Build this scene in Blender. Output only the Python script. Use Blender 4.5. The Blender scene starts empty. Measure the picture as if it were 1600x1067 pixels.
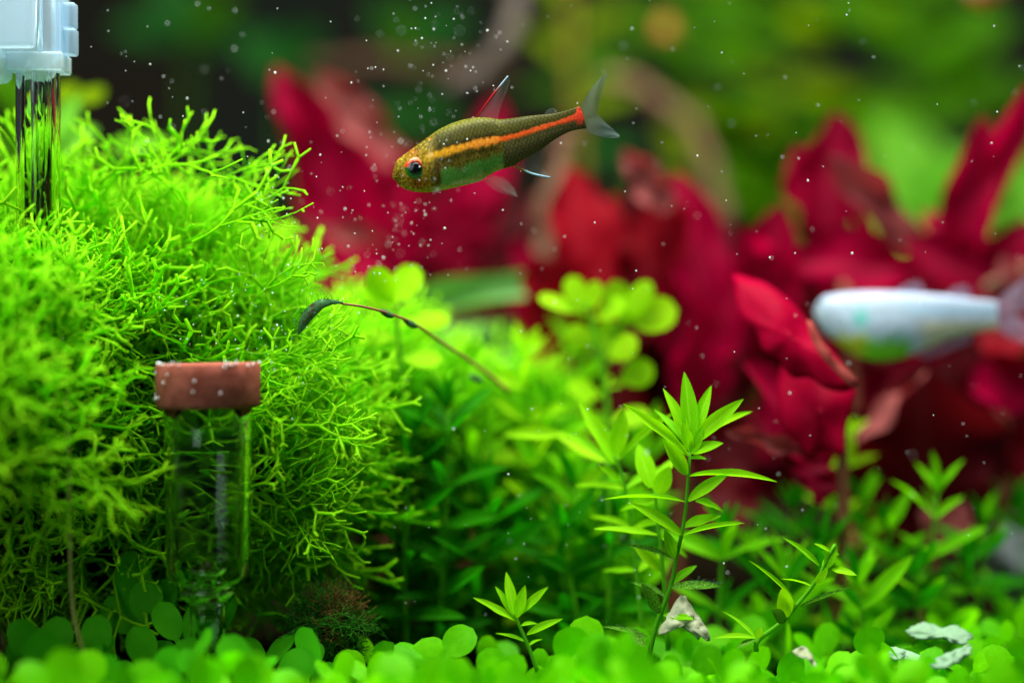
import bpy, bmesh, math, random
import numpy as np
from mathutils import Vector, Matrix, noise as mnoise

# ------------------------------------------------------------------ units
# everything is authored in millimetres and written in metres
MM = 0.001
CAMD = 450.0                       # camera to plane of focus, mm
PXMM = 0.1                         # one photo pixel at the plane of focus, mm

scene = bpy.context.scene
col = scene.collection
R = math.radians

# ------------------------------------------------------------------ camera
cam_d = bpy.data.cameras.new('camera')
cam = bpy.data.objects.new('camera', cam_d)
col.objects.link(cam)
cam.location = (0, -CAMD * MM, 0)
cam.rotation_euler = (R(90), 0, 0)
cam_d.sensor_width = 36
cam_d.lens = 36 * CAMD / (1600 * PXMM)
cam_d.clip_start = 0.02
cam_d.clip_end = 20
cam_d.dof.use_dof = True
cam_d.dof.focus_distance = CAMD * MM
cam_d.dof.aperture_fstop = cam_d.lens / 23.0
scene.camera = cam

# ------------------------------------------------------------------ light
world = bpy.data.worlds.new('World')
scene.world = world
world.use_nodes = True
bgn = world.node_tree.nodes['Background']
bgn.inputs['Color'].default_value = (0.80, 0.92, 1.0, 1)
bgn.inputs['Strength'].default_value = 0.035


def area(name, loc, target, sx, sy, power, colour):
    d = bpy.data.lights.new(name, 'AREA')
    d.shape = 'RECTANGLE'
    d.size, d.size_y = sx * MM, sy * MM
    d.energy = power
    d.color = colour
    o = bpy.data.objects.new(name, d)
    col.objects.link(o)
    o.location = Vector(loc) * MM
    o.rotation_euler = (Vector(target) - Vector(loc)).to_track_quat('-Z', 'Y').to_euler()
    return o


# the LED bar over the open top of the tank, and a soft front fill added to act as room window light
area('tank_light', (10, -10, 260), (0, 10, 0), 420, 110, 4.6, (1.0, 0.98, 0.86))
area('room_fill', (-500, -900, 350), (0, 0, 0), 450, 700, 3.6, (0.86, 0.93, 1.0))

scene.view_settings.view_transform = 'Standard'
scene.view_settings.look = 'None'
scene.view_settings.exposure = 0.0
scene.view_settings.gamma = 1.0
scene.render.engine = 'CYCLES'
cy = scene.cycles
cy.use_denoising = True
cy.max_bounces = 12
cy.diffuse_bounces = 4
cy.glossy_bounces = 6
cy.transmission_bounces = 10
cy.transparent_max_bounces = 16
cy.sample_clamp_indirect = 6.0

rng = random.Random(11)
nrs = np.random.RandomState(7)


# ------------------------------------------------------------------ helpers
def P(px, py, Y=0.0):
    """photo pixel (1600 x 1067) at depth Y (mm behind the plane of focus) -> mm"""
    s = (CAMD + Y) / CAMD * PXMM
    return Vector(((px - 800) * s, Y, (533.5 - py) * s))


def lin(c):
    r = []
    for v in c:
        v = v / 255.0
        r.append(v / 12.92 if v <= 0.04045 else ((v + 0.055) / 1.055) ** 2.4)
    return tuple(r)


def tag(o, label=None, cat=None, group=None, kind=None):
    if label:
        o['label'] = label
    if cat:
        o['category'] = cat
    if group:
        o['group'] = group
    if kind:
        o['kind'] = kind
    return o


def thing(name, loc, label, cat, group=None):
    o = bpy.data.objects.new(name, None)
    o.empty_display_size = 0.002
    col.objects.link(o)
    o.location = Vector(loc) * MM
    return tag(o, label, cat, group)


def mesh(name, verts, faces, mat=None, uvs=None, attrs=None, colors=None, smooth=True):
    """verts in mm (or unit space when scaled by the object)"""
    me = bpy.data.meshes.new(name)
    me.from_pydata([tuple(v) for v in verts], [], faces)
    if smooth:
        me.polygons.foreach_set('use_smooth', [True] * len(me.polygons))
    if uvs is not None:
        ul = me.uv_layers.new(name='UVMap')
        li = np.zeros(len(me.loops), dtype=np.int32)
        me.loops.foreach_get('vertex_index', li)
        u = np.asarray(uvs, dtype=np.float32)[li]
        ul.data.foreach_set('uv', u.ravel())
    if attrs:
        for k, a in attrs.items():
            at = me.attributes.new(k, 'FLOAT', 'POINT')
            at.data.foreach_set('value', np.asarray(a, dtype=np.float32))
    if colors is not None:
        at = me.attributes.new('col', 'FLOAT_COLOR', 'POINT')
        c = np.ones((len(verts), 4), dtype=np.float32)
        c[:, :3] = colors
        at.data.foreach_set('color', c.ravel())
    if mat:
        me.materials.append(mat)
    me.update()
    return me


def put(name, me, parent=None, matrix=None):
    o = bpy.data.objects.new(name, me)
    col.objects.link(o)
    if parent is not None:
        o.parent = parent
    if matrix is not None:
        o.matrix_basis = matrix
    return o


def world_part(name, verts, faces, mat, parent=None, **kw):
    """a mesh given in world mm, placed under a thing (or free standing with its origin at its middle)"""
    if parent is not None:
        base = Vector(parent.location) / MM
        p = parent
        while p.parent:
            p = p.parent
            base += Vector(p.location) / MM
    else:
        n = len(verts)
        base = Vector((sum(v[0] for v in verts) / n, sum(v[1] for v in verts) / n, min(v[2] for v in verts)))
    vv = [((v[0] - base.x) * MM, (v[1] - base.y) * MM, (v[2] - base.z) * MM) for v in verts]
    o = put(name, mesh(name, vv, faces, mat, **kw), parent)
    if parent is None:
        o.location = base * MM
    return o


def frame(d, n):
    d = d.normalized()
    n = n - d * n.dot(d)
    if n.length < 1e-5:
        n = d.orthogonal()
    n.normalize()
    return d, n.cross(d), n


def tube(path, radii, seg=8, flat=1.0, cap=True, up=Vector((0, -1, 0))):
    vs, fs = [], []
    n = len(path)
    for i, p in enumerate(path):
        d = (path[min(i + 1, n - 1)] - path[max(i - 1, 0)])
        d, s, u = frame(d, up)
        r = radii[i] if hasattr(radii, '__len__') else radii
        for k in range(seg):
            a = 2 * math.pi * k / seg
            vs.append(p + s * (math.cos(a) * r) + u * (math.sin(a) * r * flat))
    for i in range(n - 1):
        for k in range(seg):
            a, b = i * seg + k, i * seg + (k + 1) % seg
            fs.append((a, b, b + seg, a + seg))
    if cap:
        fs.append(tuple(range(seg - 1, -1, -1)))
        fs.append(tuple(range((n - 1) * seg, n * seg)))
    return vs, fs


def smooth_path(pts, n=14):
    """Catmull-Rom through points"""
    pts = [Vector(p) for p in pts]
    ext = [pts[0] * 2 - pts[1]] + pts + [pts[-1] * 2 - pts[-2]]
    out = []
    m = len(pts) - 1
    for k in range(n + 1):
        t = k / n * m
        i = min(int(t), m - 1)
        f = t - i
        a, b, c, d = ext[i:i + 4]
        out.append(0.5 * ((2 * b) + (c - a) * f + (2 * a - 5 * b + 4 * c - d) * f * f + (3 * b - a - 3 * c + d) * f ** 3))
    return out


def lathe(profile, seg=40, centre=Vector((0, 0, 0)), close=False):
    vs, fs = [], []
    for (r, z) in profile:
        for k in range(seg):
            a = 2 * math.pi * k / seg
            vs.append(Vector((centre.x + r * math.cos(a), centre.y + r * math.sin(a), centre.z + z)))
    n = len(profile)
    for i in range(n - 1 if not close else n):
        j = (i + 1) % n
        for k in range(seg):
            k2 = (k + 1) % seg
            fs.append((i * seg + k, i * seg + k2, j * seg + k2, j * seg + k))
    if not close:
        if profile[0][0] > 1e-6:
            fs.append(tuple(range(seg - 1, -1, -1)))
        if profile[-1][0] > 1e-6:
            fs.append(tuple(range((n - 1) * seg, n * seg)))
    return vs, fs


def box(x0, x1, y0, y1, z0, z1, bev=0.4, seg=2):
    bm = bmesh.new()
    bmesh.ops.create_cube(bm, size=1)
    for v in bm.verts:
        v.co = Vector((x0 + (v.co.x + .5) * (x1 - x0), y0 + (v.co.y + .5) * (y1 - y0), z0 + (v.co.z + .5) * (z1 - z0)))
    if bev:
        bmesh.ops.bevel(bm, geom=bm.edges[:], offset=bev, segments=seg, profile=0.6, affect='EDGES')
    bm.verts.index_update()
    vs = [v.co.copy() for v in bm.verts]
    fs = [tuple(v.index for v in f.verts) for f in bm.faces]
    bm.free()
    return vs, fs


# ------------------------------------------------------------------ materials
def new_mat(name):
    m = bpy.data.materials.new(name)
    m.use_nodes = True
    nt = m.node_tree
    for n in list(nt.nodes):
        nt.nodes.remove(n)
    out = nt.nodes.new('ShaderNodeOutputMaterial')
    return m, nt, out


def N(nt, typ, **kw):
    n = nt.nodes.new(typ)
    for k, v in kw.items():
        if k in n.inputs.keys():
            n.inputs[k].default_value = v
        else:
            setattr(n, k, v)
    return n


def mixcol(nt, fac, a, b, blend='MIX'):
    m = nt.nodes.new('ShaderNodeMix')
    m.data_type = 'RGBA'
    m.blend_type = blend
    for sock, val in ((m.inputs[0], fac), (m.inputs[6], a), (m.inputs[7], b)):
        if hasattr(val, 'is_output'):
            nt.links.new(val, sock)
        elif isinstance(val, (int, float)):
            sock.default_value = val
        else:
            sock.default_value = (*val[:3], 1)
    return m.outputs[2]


def maths(nt, op, a, b=0.5):
    m = nt.nodes.new('ShaderNodeMath')
    m.operation = op
    for s, v in ((m.inputs[0], a), (m.inputs[1], b)):
        if hasattr(v, 'is_output'):
            nt.links.new(v, s)
        else:
            s.default_value = v
    return m.outputs[0]


def leaf_mat(name, dark, light, trans, tw=0.45, rough=0.45, scale=16.0, spots=None, vein=0.35, spotlo=0.52, spothi=0.6, ior=1.09, tipc=None):
    """leaf: random tone per object, mottling, a paler midrib (uv), fine cell relief, light passing through"""
    m, nt, out = new_mat(name)
    L = nt.links.new
    oi = N(nt, 'ShaderNodeObjectInfo')
    at = N(nt, 'ShaderNodeAttribute', attribute_name='rnd')
    rnd = maths(nt, 'FRACT', maths(nt, 'ADD', oi.outputs['Random'], at.outputs['Fac']))
    tc = N(nt, 'ShaderNodeTexCoord')
    nz = N(nt, 'ShaderNodeTexNoise', Scale=scale * 0.25, Detail=3.0)
    L(tc.outputs['Object'], nz.inputs['Vector'])
    f = maths(nt, 'ADD', maths(nt, 'MULTIPLY', rnd, 0.6), maths(nt, 'MULTIPLY', nz.outputs['Fac'], 0.6))
    cells = N(nt, 'ShaderNodeTexNoise', Scale=scale * 2.4, Detail=2.0)
    L(tc.outputs['Object'], cells.inputs['Vector'])
    f = maths(nt, 'ADD', f, maths(nt, 'MULTIPLY', maths(nt, 'SUBTRACT', cells.outputs['Fac'], 0.62), 0.55))
    uv = N(nt, 'ShaderNodeUVMap', uv_map='UVMap')
    sp = N(nt, 'ShaderNodeSeparateXYZ')
    L(uv.outputs[0], sp.inputs[0])
    dv = maths(nt, 'ABSOLUTE', maths(nt, 'SUBTRACT', sp.outputs[1], 0.5))
    if vein > 0.06:
        # side veins sweeping forward from the midrib
        sv = maths(nt, 'SINE', maths(nt, 'SUBTRACT', maths(nt, 'MULTIPLY', sp.outputs[0], 62.0), maths(nt, 'MULTIPLY', dv, 34.0)))
        f = maths(nt, 'ADD', f, maths(nt, 'MULTIPLY', maths(nt, 'POWER', maths(nt, 'ABSOLUTE', sv), 6.0), 0.22))
    c = mixcol(nt, f, dark, light)
    mr = N(nt, 'ShaderNodeMapRange')
    L(dv, mr.inputs[0])
    for i, v in ((1, 0.0), (2, 0.09), (3, vein), (4, 0.0)):
        mr.inputs[i].default_value = v
    c = mixcol(nt, mr.outputs[0], c, tuple(min(1, x * 1.25 + 0.03) for x in light))
    tcx = mixcol(nt, f, tuple(x * 0.7 for x in trans), trans)
    if tipc:
        ta = N(nt, 'ShaderNodeAttribute', attribute_name='tip')
        tf = maths(nt, 'MULTIPLY', maths(nt, 'POWER', ta.outputs['Fac'], 2.0), 0.55)
        c = mixcol(nt, tf, c, tipc)
    if spots:
        n2 = N(nt, 'ShaderNodeTexNoise', Scale=scale * 1.6, Detail=4.0, Roughness=0.7)
        L(tc.outputs['Object'], n2.inputs['Vector'])
        m2 = N(nt, 'ShaderNodeMapRange')
        L(n2.outputs['Fac'], m2.inputs[0])
        m2.inputs[1].default_value = spotlo
        m2.inputs[2].default_value = spothi
        c = mixcol(nt, m2.outputs[0], c, spots)
        tcx = mixcol(nt, m2.outputs[0], tcx, spots)
    pr = N(nt, 'ShaderNodeBsdfPrincipled', Roughness=rough, IOR=ior)
    L(c, pr.inputs['Base Color'])
    tr = N(nt, 'ShaderNodeBsdfTranslucent')
    L(tcx, tr.inputs['Color'])
    vo = N(nt, 'ShaderNodeTexNoise', Scale=scale * 2.2, Detail=2.0)
    L(tc.outputs['Object'], vo.inputs['Vector'])
    bp = N(nt, 'ShaderNodeBump', Strength=0.25, Distance=0.0002)
    L(vo.outputs['Fac'], bp.inputs['Height'])
    L(bp.outputs[0], pr.inputs['Normal'])
    mx = N(nt, 'ShaderNodeMixShader')
    mx.inputs[0].default_value = tw
    L(pr.outputs[0], mx.inputs[1])
    L(tr.outputs[0], mx.inputs[2])
    L(mx.outputs[0], out.inputs['Surface'])
    return m


def simple_mat(name, base, rough=0.6, noise_amt=0.25, scale=600, bump=0.3, ior=1.35, second=None):
    m, nt, out = new_mat(name)
    L = nt.links.new
    tc = N(nt, 'ShaderNodeTexCoord')
    nz = N(nt, 'ShaderNodeTexNoise', Scale=scale, Detail=5.0, Roughness=0.65)
    L(tc.outputs['Object'], nz.inputs['Vector'])
    b2 = second or tuple(x * (1 - noise_amt * 1.6) for x in base)
    mr = N(nt, 'ShaderNodeMapRange')
    L(nz.outputs['Fac'], mr.inputs[0])
    mr.inputs[1].default_value = 0.35
    mr.inputs[2].default_value = 0.65
    c = mixcol(nt, mr.outputs[0], b2, base)
    pr = N(nt, 'ShaderNodeBsdfPrincipled', Roughness=rough, IOR=ior)
    if ior < 1.06:
        pr.inputs['Specular IOR Level'].default_value = 0.0
    L(c, pr.inputs['Base Color'])
    bp = N(nt, 'ShaderNodeBump', Strength=bump, Distance=0.0004)
    L(nz.outputs['Fac'], bp.inputs['Height'])
    L(bp.outputs[0], pr.inputs['Normal'])
    L(pr.outputs[0], out.inputs['Surface'])
    return m


def glass_mat(name, ior, tint=(1, 1, 1), rough=0.0):
    m, nt, out = new_mat(name)
    g = N(nt, 'ShaderNodeBsdfGlass', IOR=ior, Roughness=rough)
    g.inputs['Color'].default_value = (*tint, 1)
    nt.links.new(g.outputs[0], out.inputs['Surface'])
    return m


M = {}
M['riccia'] = leaf_mat('crystalwort', (0.006, 0.15, 0.0), (0.27, 0.76, 0.003), (0.25, 0.94, 0.001), tw=0.5, rough=0.4, vein=0.0, scale=900.0, tipc=(0.42, 0.84, 0.015))
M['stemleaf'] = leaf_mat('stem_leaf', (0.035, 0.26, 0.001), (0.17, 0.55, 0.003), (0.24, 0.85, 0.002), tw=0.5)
M['stemleaf_shade'] = leaf_mat('stem_leaf_shaded', (0.003, 0.09, 0.0005), (0.024, 0.22, 0.001), (0.018, 0.36, 0.001), tw=0.5)  # shade of the low bed put into a deeper leaf colour
M['stemleaf_y'] = leaf_mat('stem_leaf_lime', (0.15, 0.46, 0.001), (0.36, 0.72, 0.008), (0.40, 0.92, 0.003), tw=0.5)
M['algae'] = leaf_mat('algae_leaf', (0.07, 0.28, 0.01), (0.16, 0.45, 0.03), (0.20, 0.60, 0.02), tw=0.35, spots=(0.008, 0.03, 0.006), spotlo=0.47, spothi=0.55)
M['blackalgae'] = leaf_mat('dark_algae_leaf', (0.02, 0.075, 0.025), (0.06, 0.19, 0.075), (0.03, 0.12, 0.02), tw=0.2, spots=(0.06, 0.03, 0.02), spotlo=0.5, spothi=0.62, vein=0, scale=700)
M['steml'] = leaf_mat('stem_leaf_light', (0.07, 0.36, 0.001), (0.28, 0.68, 0.004), (0.34, 0.92, 0.002), tw=0.5)
M['stalk'] = leaf_mat('green_stalk', (0.06, 0.30, 0.008), (0.13, 0.45, 0.015), (0.2, 0.7, 0.02), tw=0.35, vein=0)
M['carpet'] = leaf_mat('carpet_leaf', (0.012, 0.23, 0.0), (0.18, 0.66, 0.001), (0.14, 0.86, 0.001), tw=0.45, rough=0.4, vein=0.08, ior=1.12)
M['carpet_shade'] = leaf_mat('carpet_leaf_shaded', (0.03, 0.30, 0.004), (0.08, 0.46, 0.008), (0.08, 0.65, 0.01), tw=0.4, rough=0.35, vein=0.05)  # copy of the carpet leaf carrying the mound's shade in its colour
M['crimson'] = leaf_mat('crimson_leaf', (0.06, 0.0005, 0.006), (0.34, 0.001, 0.036), (0.50, 0.001, 0.046), tw=0.5, scale=9, vein=0.25)
M['scarlet'] = leaf_mat('scarlet_leaf', (0.08, 0.002, 0.005), (0.26, 0.004, 0.013), (0.34, 0.003, 0.010), tw=0.5, scale=9, vein=0.25)
M['maroon'] = leaf_mat('maroon_leaf', (0.022, 0.001, 0.002), (0.07, 0.003, 0.006), (0.08, 0.002, 0.004), tw=0.4, scale=9, vein=0.2)
M['pinkleaf'] = leaf_mat('pale_pink_leaf', (0.14, 0.022, 0.026), (0.30, 0.085, 0.085), (0.32, 0.03, 0.035), tw=0.35, scale=9, vein=0.1)
M['bgstalk'] = leaf_mat('background_stalk', (0.012, 0.07, 0.0), (0.04, 0.15, 0.001), (0.05, 0.2, 0.001), tw=0.3, vein=0)
M['bggreen'] = leaf_mat('background_leaf', (0.014, 0.085, 0.0), (0.06, 0.19, 0.0005), (0.08, 0.30, 0.0005), tw=0.5, scale=9)
M['bglime'] = leaf_mat('background_lime_leaf', (0.08, 0.17, 0.0), (0.17, 0.27, 0.0005), (0.22, 0.35, 0.0005), tw=0.5, scale=9)
M['bgpale'] = leaf_mat('background_pale_leaf', (0.09, 0.40, 0.006), (0.20, 0.56, 0.05), (0.22, 0.7, 0.018), tw=0.45, scale=9)
M['bgdark'] = leaf_mat('background_dark_leaf', (0.004, 0.04, 0.004), (0.010, 0.075, 0.010), (0.01, 0.09, 0.006), tw=0.3, scale=9)
M['bluegreen'] = leaf_mat('broad_pale_leaf', (0.06, 0.25, 0.05), (0.16, 0.36, 0.12), (0.12, 0.4, 0.04), tw=0.35, scale=9)
M['dead'] = leaf_mat('withered_leaf', (0.30, 0.35, 0.22), (0.54, 0.60, 0.42), (0.4, 0.5, 0.28), tw=0.35, rough=0.6, scale=900, spots=(0.28, 0.30, 0.14), spotlo=0.54, spothi=0.66, vein=0)
M['deadblue'] = leaf_mat('bleached_leaf', (0.17, 0.31, 0.19), (0.28, 0.46, 0.32), (0.2, 0.45, 0.2), tw=0.3, rough=0.6, scale=900, spots=(0.25, 0.45, 0.22), spotlo=0.55, spothi=0.66, vein=0)
M['redstalk'] = simple_mat('red_brown_stalk', (0.30, 0.09, 0.05), 0.5)
M['olive'] = simple_mat('olive_stalk', (0.15, 0.115, 0.006), 0.5)
M['tan'] = simple_mat('tan_root', (0.15, 0.075, 0.042), 0.7, scale=200)
M['greywood'] = simple_mat('grey_wood', (0.11, 0.09, 0.075), 0.8, scale=200)
M['brownwood'] = simple_mat('brown_wood', (0.07, 0.035, 0.015), 0.8, scale=200)
M['rock'] = simple_mat('grey_rock', (0.20, 0.24, 0.27), 0.8, scale=150, bump=0.8)
M['darkcore'] = simple_mat('dark_core', (0.006, 0.010, 0.004), 0.9, scale=150, ior=1.05)
M['soil'] = simple_mat('dark_soil', (0.010, 0.008, 0.004), 0.95, scale=300, bump=1.0, ior=1.05)
M['back'] = simple_mat('dark_back_panel', (0.006, 0.012, 0.010), 0.8, scale=6, second=(0.012, 0.007, 0.005), ior=1.05)
M['ceramic'] = simple_mat('brown_ceramic', (0.34, 0.105, 0.076), 0.85, scale=330, bump=0.4, ior=1.1, second=(0.20, 0.055, 0.036))
M['palestem'] = simple_mat('pale_runner', (0.20, 0.24, 0.04), 0.35, scale=300)
M['darkmoss'] = leaf_mat('dark_moss', (0.02, 0.12, 0.008), (0.05, 0.26, 0.02), (0.06, 0.35, 0.01), tw=0.4, vein=0)
M['brownmoss'] = leaf_mat('brown_moss', (0.08, 0.05, 0.015), (0.18, 0.11, 0.03), (0.15, 0.1, 0.02), tw=0.3, vein=0)
M['glass'] = glass_mat('clear_glass', 1.16, (0.97, 1.0, 0.98))
M['gas'] = glass_mat('glass_to_gas', 1.22, (0.97, 1.0, 0.98))
M['tubeglass'] = glass_mat('tube_glass', 1.22, (0.97, 1.0, 0.98))
M['rimglass'] = glass_mat('thick_rim_glass', 1.45, (1, 1, 1), 0.05)


def mat_bubble():
    m, nt, out = new_mat('bubble_skin')
    p = N(nt, 'ShaderNodeBsdfPrincipled', Roughness=0.12, IOR=1.5)
    p.inputs['Base Color'].default_value = (0.86, 0.92, 0.95, 1)
    t = N(nt, 'ShaderNodeBsdfTranslucent')
    t.inputs['Color'].default_value = (0.9, 0.95, 1, 1)
    x = N(nt, 'ShaderNodeMixShader')
    x.inputs[0].default_value = 0.4
    nt.links.new(p.outputs[0], x.inputs[1])
    nt.links.new(t.outputs[0], x.inputs[2])
    nt.links.new(x.outputs[0], out.inputs['Surface'])
    return m


def mat_plastic(name, tint, clear):
    m, nt, out = new_mat(name)
    p = N(nt, 'ShaderNodeBsdfPrincipled', Roughness=0.25, IOR=1.3)
    p.inputs['Base Color'].default_value = (*tint, 1)
    t = N(nt, 'ShaderNodeBsdfTranslucent')
    t.inputs['Color'].default_value = (*tint, 1)
    c = N(nt, 'ShaderNodeBsdfTransparent')
    c.inputs['Color'].default_value = (0.86, 0.94, 1.0, 1)
    x = N(nt, 'ShaderNodeMixShader')
    x.inputs[0].default_value = 0.5
    nt.links.new(p.outputs[0], x.inputs[1])
    nt.links.new(t.outputs[0], x.inputs[2])
    y = N(nt, 'ShaderNodeMixShader')
    y.inputs[0].default_value = clear
    nt.links.new(x.outputs[0], y.inputs[1])
    nt.links.new(c.outputs[0], y.inputs[2])
    nt.links.new(y.outputs[0], out.inputs['Surface'])
    return m


def mat_fin(name, tint, opacity, rays=11.0):
    """clear membrane with denser rays running base to edge (uv.x across the fin)"""
    m, nt, out = new_mat(name)
    L = nt.links.new
    uv = N(nt, 'ShaderNodeUVMap', uv_map='UVMap')
    sp = N(nt, 'ShaderNodeSeparateXYZ')
    L(uv.outputs[0], sp.inputs[0])
    s = maths(nt, 'SINE', maths(nt, 'MULTIPLY', sp.outputs[0], rays * 6.283))
    s = maths(nt, 'MULTIPLY', maths(nt, 'ADD', s, 1.0), 0.5)
    op = maths(nt, 'ADD', maths(nt, 'MULTIPLY', maths(nt, 'POWER', s, 3.0), opacity * 1.1), opacity * 0.45)
    p = N(nt, 'ShaderNodeBsdfPrincipled', Roughness=0.35, IOR=1.2)
    p.inputs['Base Color'].default_value = (*tint, 1)
    t = N(nt, 'ShaderNodeBsdfTranslucent')
    t.inputs['Color'].default_value = (*tint, 1)
    x = N(nt, 'ShaderNodeMixShader')
    x.inputs[0].default_value = 0.5
    L(p.outputs[0], x.inputs[1])
    L(t.outputs[0], x.inputs[2])
    c = N(nt, 'ShaderNodeBsdfTransparent')
    y = N(nt, 'ShaderNodeMixShader')
    L(op, y.inputs[0])
    L(c.outputs[0], y.inputs[1])
    L(x.outputs[0], y.inputs[2])
    L(y.outputs[0], out.inputs['Surface'])
    return m


def mat_fish(name, rough=0.32, sheen=0.25, spec_noise=2600):
    """skin: colour from the painted pattern attribute, fine pigment grains, scale relief"""
    m, nt, out = new_mat(name)
    L = nt.links.new
    a = N(nt, 'ShaderNodeAttribute', attribute_name='col')
    tc = N(nt, 'ShaderNodeTexCoord')
    nz = N(nt, 'ShaderNodeTexNoise', Scale=spec_noise, Detail=3.0, Roughness=0.7)
    L(tc.outputs['Object'], nz.inputs['Vector'])
    mr = N(nt, 'ShaderNodeMapRange')
    L(nz.outputs['Fac'], mr.inputs[0])
    for i, v in ((1, 0.35), (2, 0.68), (3, 0.8), (4, 1.15)):
        mr.inputs[i].default_value = v
    vm = N(nt, 'ShaderNodeVectorMath', operation='SCALE')
    L(a.outputs['Color'], vm.inputs[0])
    L(mr.outputs[0], vm.inputs['Scale'])
    p = N(nt, 'ShaderNodeBsdfPrincipled', Roughness=rough, IOR=1.16)
    p.inputs['Metallic'].default_value = sheen
    L(vm.outputs[0], p.inputs['Base Color'])
    h = N(nt, 'ShaderNodeAttribute', attribute_name='relief')
    bp = N(nt, 'ShaderNodeBump', Strength=0.25, Distance=0.0001)
    L(h.outputs['Fac'], bp.inputs['Height'])
    L(bp.outputs[0], p.inputs['Normal'])
    t = N(nt, 'ShaderNodeBsdfTranslucent')
    L(vm.outputs[0], t.inputs['Color'])
    x = N(nt, 'ShaderNodeMixShader')
    x.inputs[0].default_value = 0.35
    L(p.outputs[0], x.inputs[1])
    L(t.outputs[0], x.inputs[2])
    L(x.outputs[0], out.inputs['Surface'])
    return m


def mat_attr(name, rough=0.15, ior=1.4, trans=0.0):
    m, nt, out = new_mat(name)
    a = N(nt, 'ShaderNodeAttribute', attribute_name='col')
    p = N(nt, 'ShaderNodeBsdfPrincipled', Roughness=rough, IOR=ior)
    nt.links.new(a.outputs['Color'], p.inputs['Base Color'])
    nt.links.new(p.outputs[0], out.inputs['Surface'])
    return m


M['bubble'] = mat_bubble()
M['plastic'] = mat_plastic('milky_plastic', (0.70, 0.84, 0.92), 0.42)
M['plastic_c'] = mat_plastic('clearer_plastic', (0.60, 0.76, 0.90), 0.62)
M['frost'] = mat_plastic('ground_glass', (0.86, 0.92, 0.94), 0.62)
M['fin'] = mat_fin('clear_fin', (0.20, 0.24, 0.24), 0.30)
M['fin_t'] = mat_fin('grey_tail_fin', (0.12, 0.17, 0.18), 0.62)
M['fin_faint'] = mat_fin('faint_fin', (0.45, 0.50, 0.45), 0.14)
M['fin_lilac'] = mat_fin('lilac_fin', (0.42, 0.38, 0.58), 0.8, 9)
M['fish'] = mat_fish('tetra_skin', 0.38, 0.0)
M['whitefish'] = mat_fish('silver_skin', 0.35, 0.1, 900)
M['attr'] = mat_attr('painted_eye')
M['attr_ray'] = mat_attr('painted_ray', 0.4, 1.2)


# ------------------------------------------------------------------ unit leaves (length 1 along x, width ~1 along y, normal z)
def unit_leaf(name, mat, prof, nu=10, nv=6, bend=0.0, cup=0.15, ruffle=0.0, rf=3.0, twist=0.0, seed=0, notch=0.0, asp=0.5):
    r = random.Random(seed)
    ph = r.random() * 6.28
    ph2 = r.random() * 6.28
    vs, uvs, fs = [], [], []
    for i in range(nu + 1):
        t = i / nu
        w = prof(t)
        for j in range(nv + 1):
            s = j / nv * 2 - 1
            y = s * w * 0.5
            x = t
            z = cup * (s * s) * w * 0.6 * asp
            z += bend * t * t * -1.0
            e = abs(s) ** 1.5
            z += ruffle * e * math.sin(rf * 6.283 * t + ph + (1.7 if s > 0 else 0)) * (0.3 + w) * 0.5 * asp * 1.6
            y += ruffle * 0.4 * e * math.sin(rf * 4.7 * t + ph2) * w
            if notch and t > 0.8:
                x += notch * r.uniform(-1, 1) * e
            a = twist * t
            zr = z + bend * t * t
            y, z0 = y * math.cos(a) - zr * math.sin(a) / asp, y * asp * math.sin(a) + zr * math.cos(a)
            vs.append((x, y, z0 - bend * t * t))
            uvs.append((t, j / nv))
    for i in range(nu):
        for j in range(nv):
            a = i * (nv + 1) + j
            fs.append((a, a + nv + 1, a + nv + 2, a + 1))
    return mesh(name, vs, fs, mat, uvs=uvs)


def p_lance(t):
    return max(0.10 * (1 - t), (math.sin(math.pi * min(1, t * 0.97 + 0.03)) ** 0.75) * (1 - 0.25 * t)) if t < 1 else 0.02


def p_ovate(t):
    return max(0.06, math.sin(math.pi * t ** 0.8) ** 0.65) if t < 1 else 0.03


def p_round(t):
    if t < 0.16:
        return 0.16 + 0.04 * t / 0.16
    q = (t - 0.16) / 0.84
    return max(0.02, math.sqrt(max(0.0, 1 - (2 * q - 1) ** 2)) * (0.86 + 0.14 * q), 0.2 * (1 - q * 4))


LV = {}


def leaves(key, mat, prof, n, **kw):
    LV[key] = []
    for k in range(n):
        r = random.Random(hash(key) % 1000 + k if False else sum(map(ord, key)) + k * 17)
        kk = {a: (r.uniform(*b) if isinstance(b, tuple) else b) for a, b in kw.items()}
        for ii in ('nu', 'nv'):
            if ii in kk:
                kk[ii] = int(kk[ii])
        LV[key].append(unit_leaf(key + '_leaf', M[mat], prof, seed=k + 3, **kk))


for key, mat in (('stem', 'stemleaf'), ('steml', 'steml'), ('stemd', 'stemleaf_shade'), ('stemy', 'stemleaf_y'), ('alg', 'algae')):
    leaves(key, mat, p_lance, 5, asp=0.28, nu=10, nv=4, bend=(-0.08, 0.22), cup=(0.2, 0.5), ruffle=(0.0, 0.06), rf=2.0, twist=(-0.3, 0.3))
leaves('carpet', 'carpet', p_round, 6, asp=0.75, nu=12, nv=8, bend=(0.0, 0.30), cup=(-0.35, 0.25), ruffle=(0.0, 0.05), rf=1.2)
leaves('carpetd', 'carpet_shade', p_round, 4, asp=0.75, nu=12, nv=8, bend=(0.0, 0.30), cup=(-0.3, 0.25), ruffle=(0.0, 0.05), rf=1.2)
leaves('roundy', 'stemleaf_y', p_round, 4, asp=0.75, nu=12, nv=8, bend=(0.0, 0.2), cup=(-0.2, 0.3), ruffle=(0.0, 0.05), rf=1.2)
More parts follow.
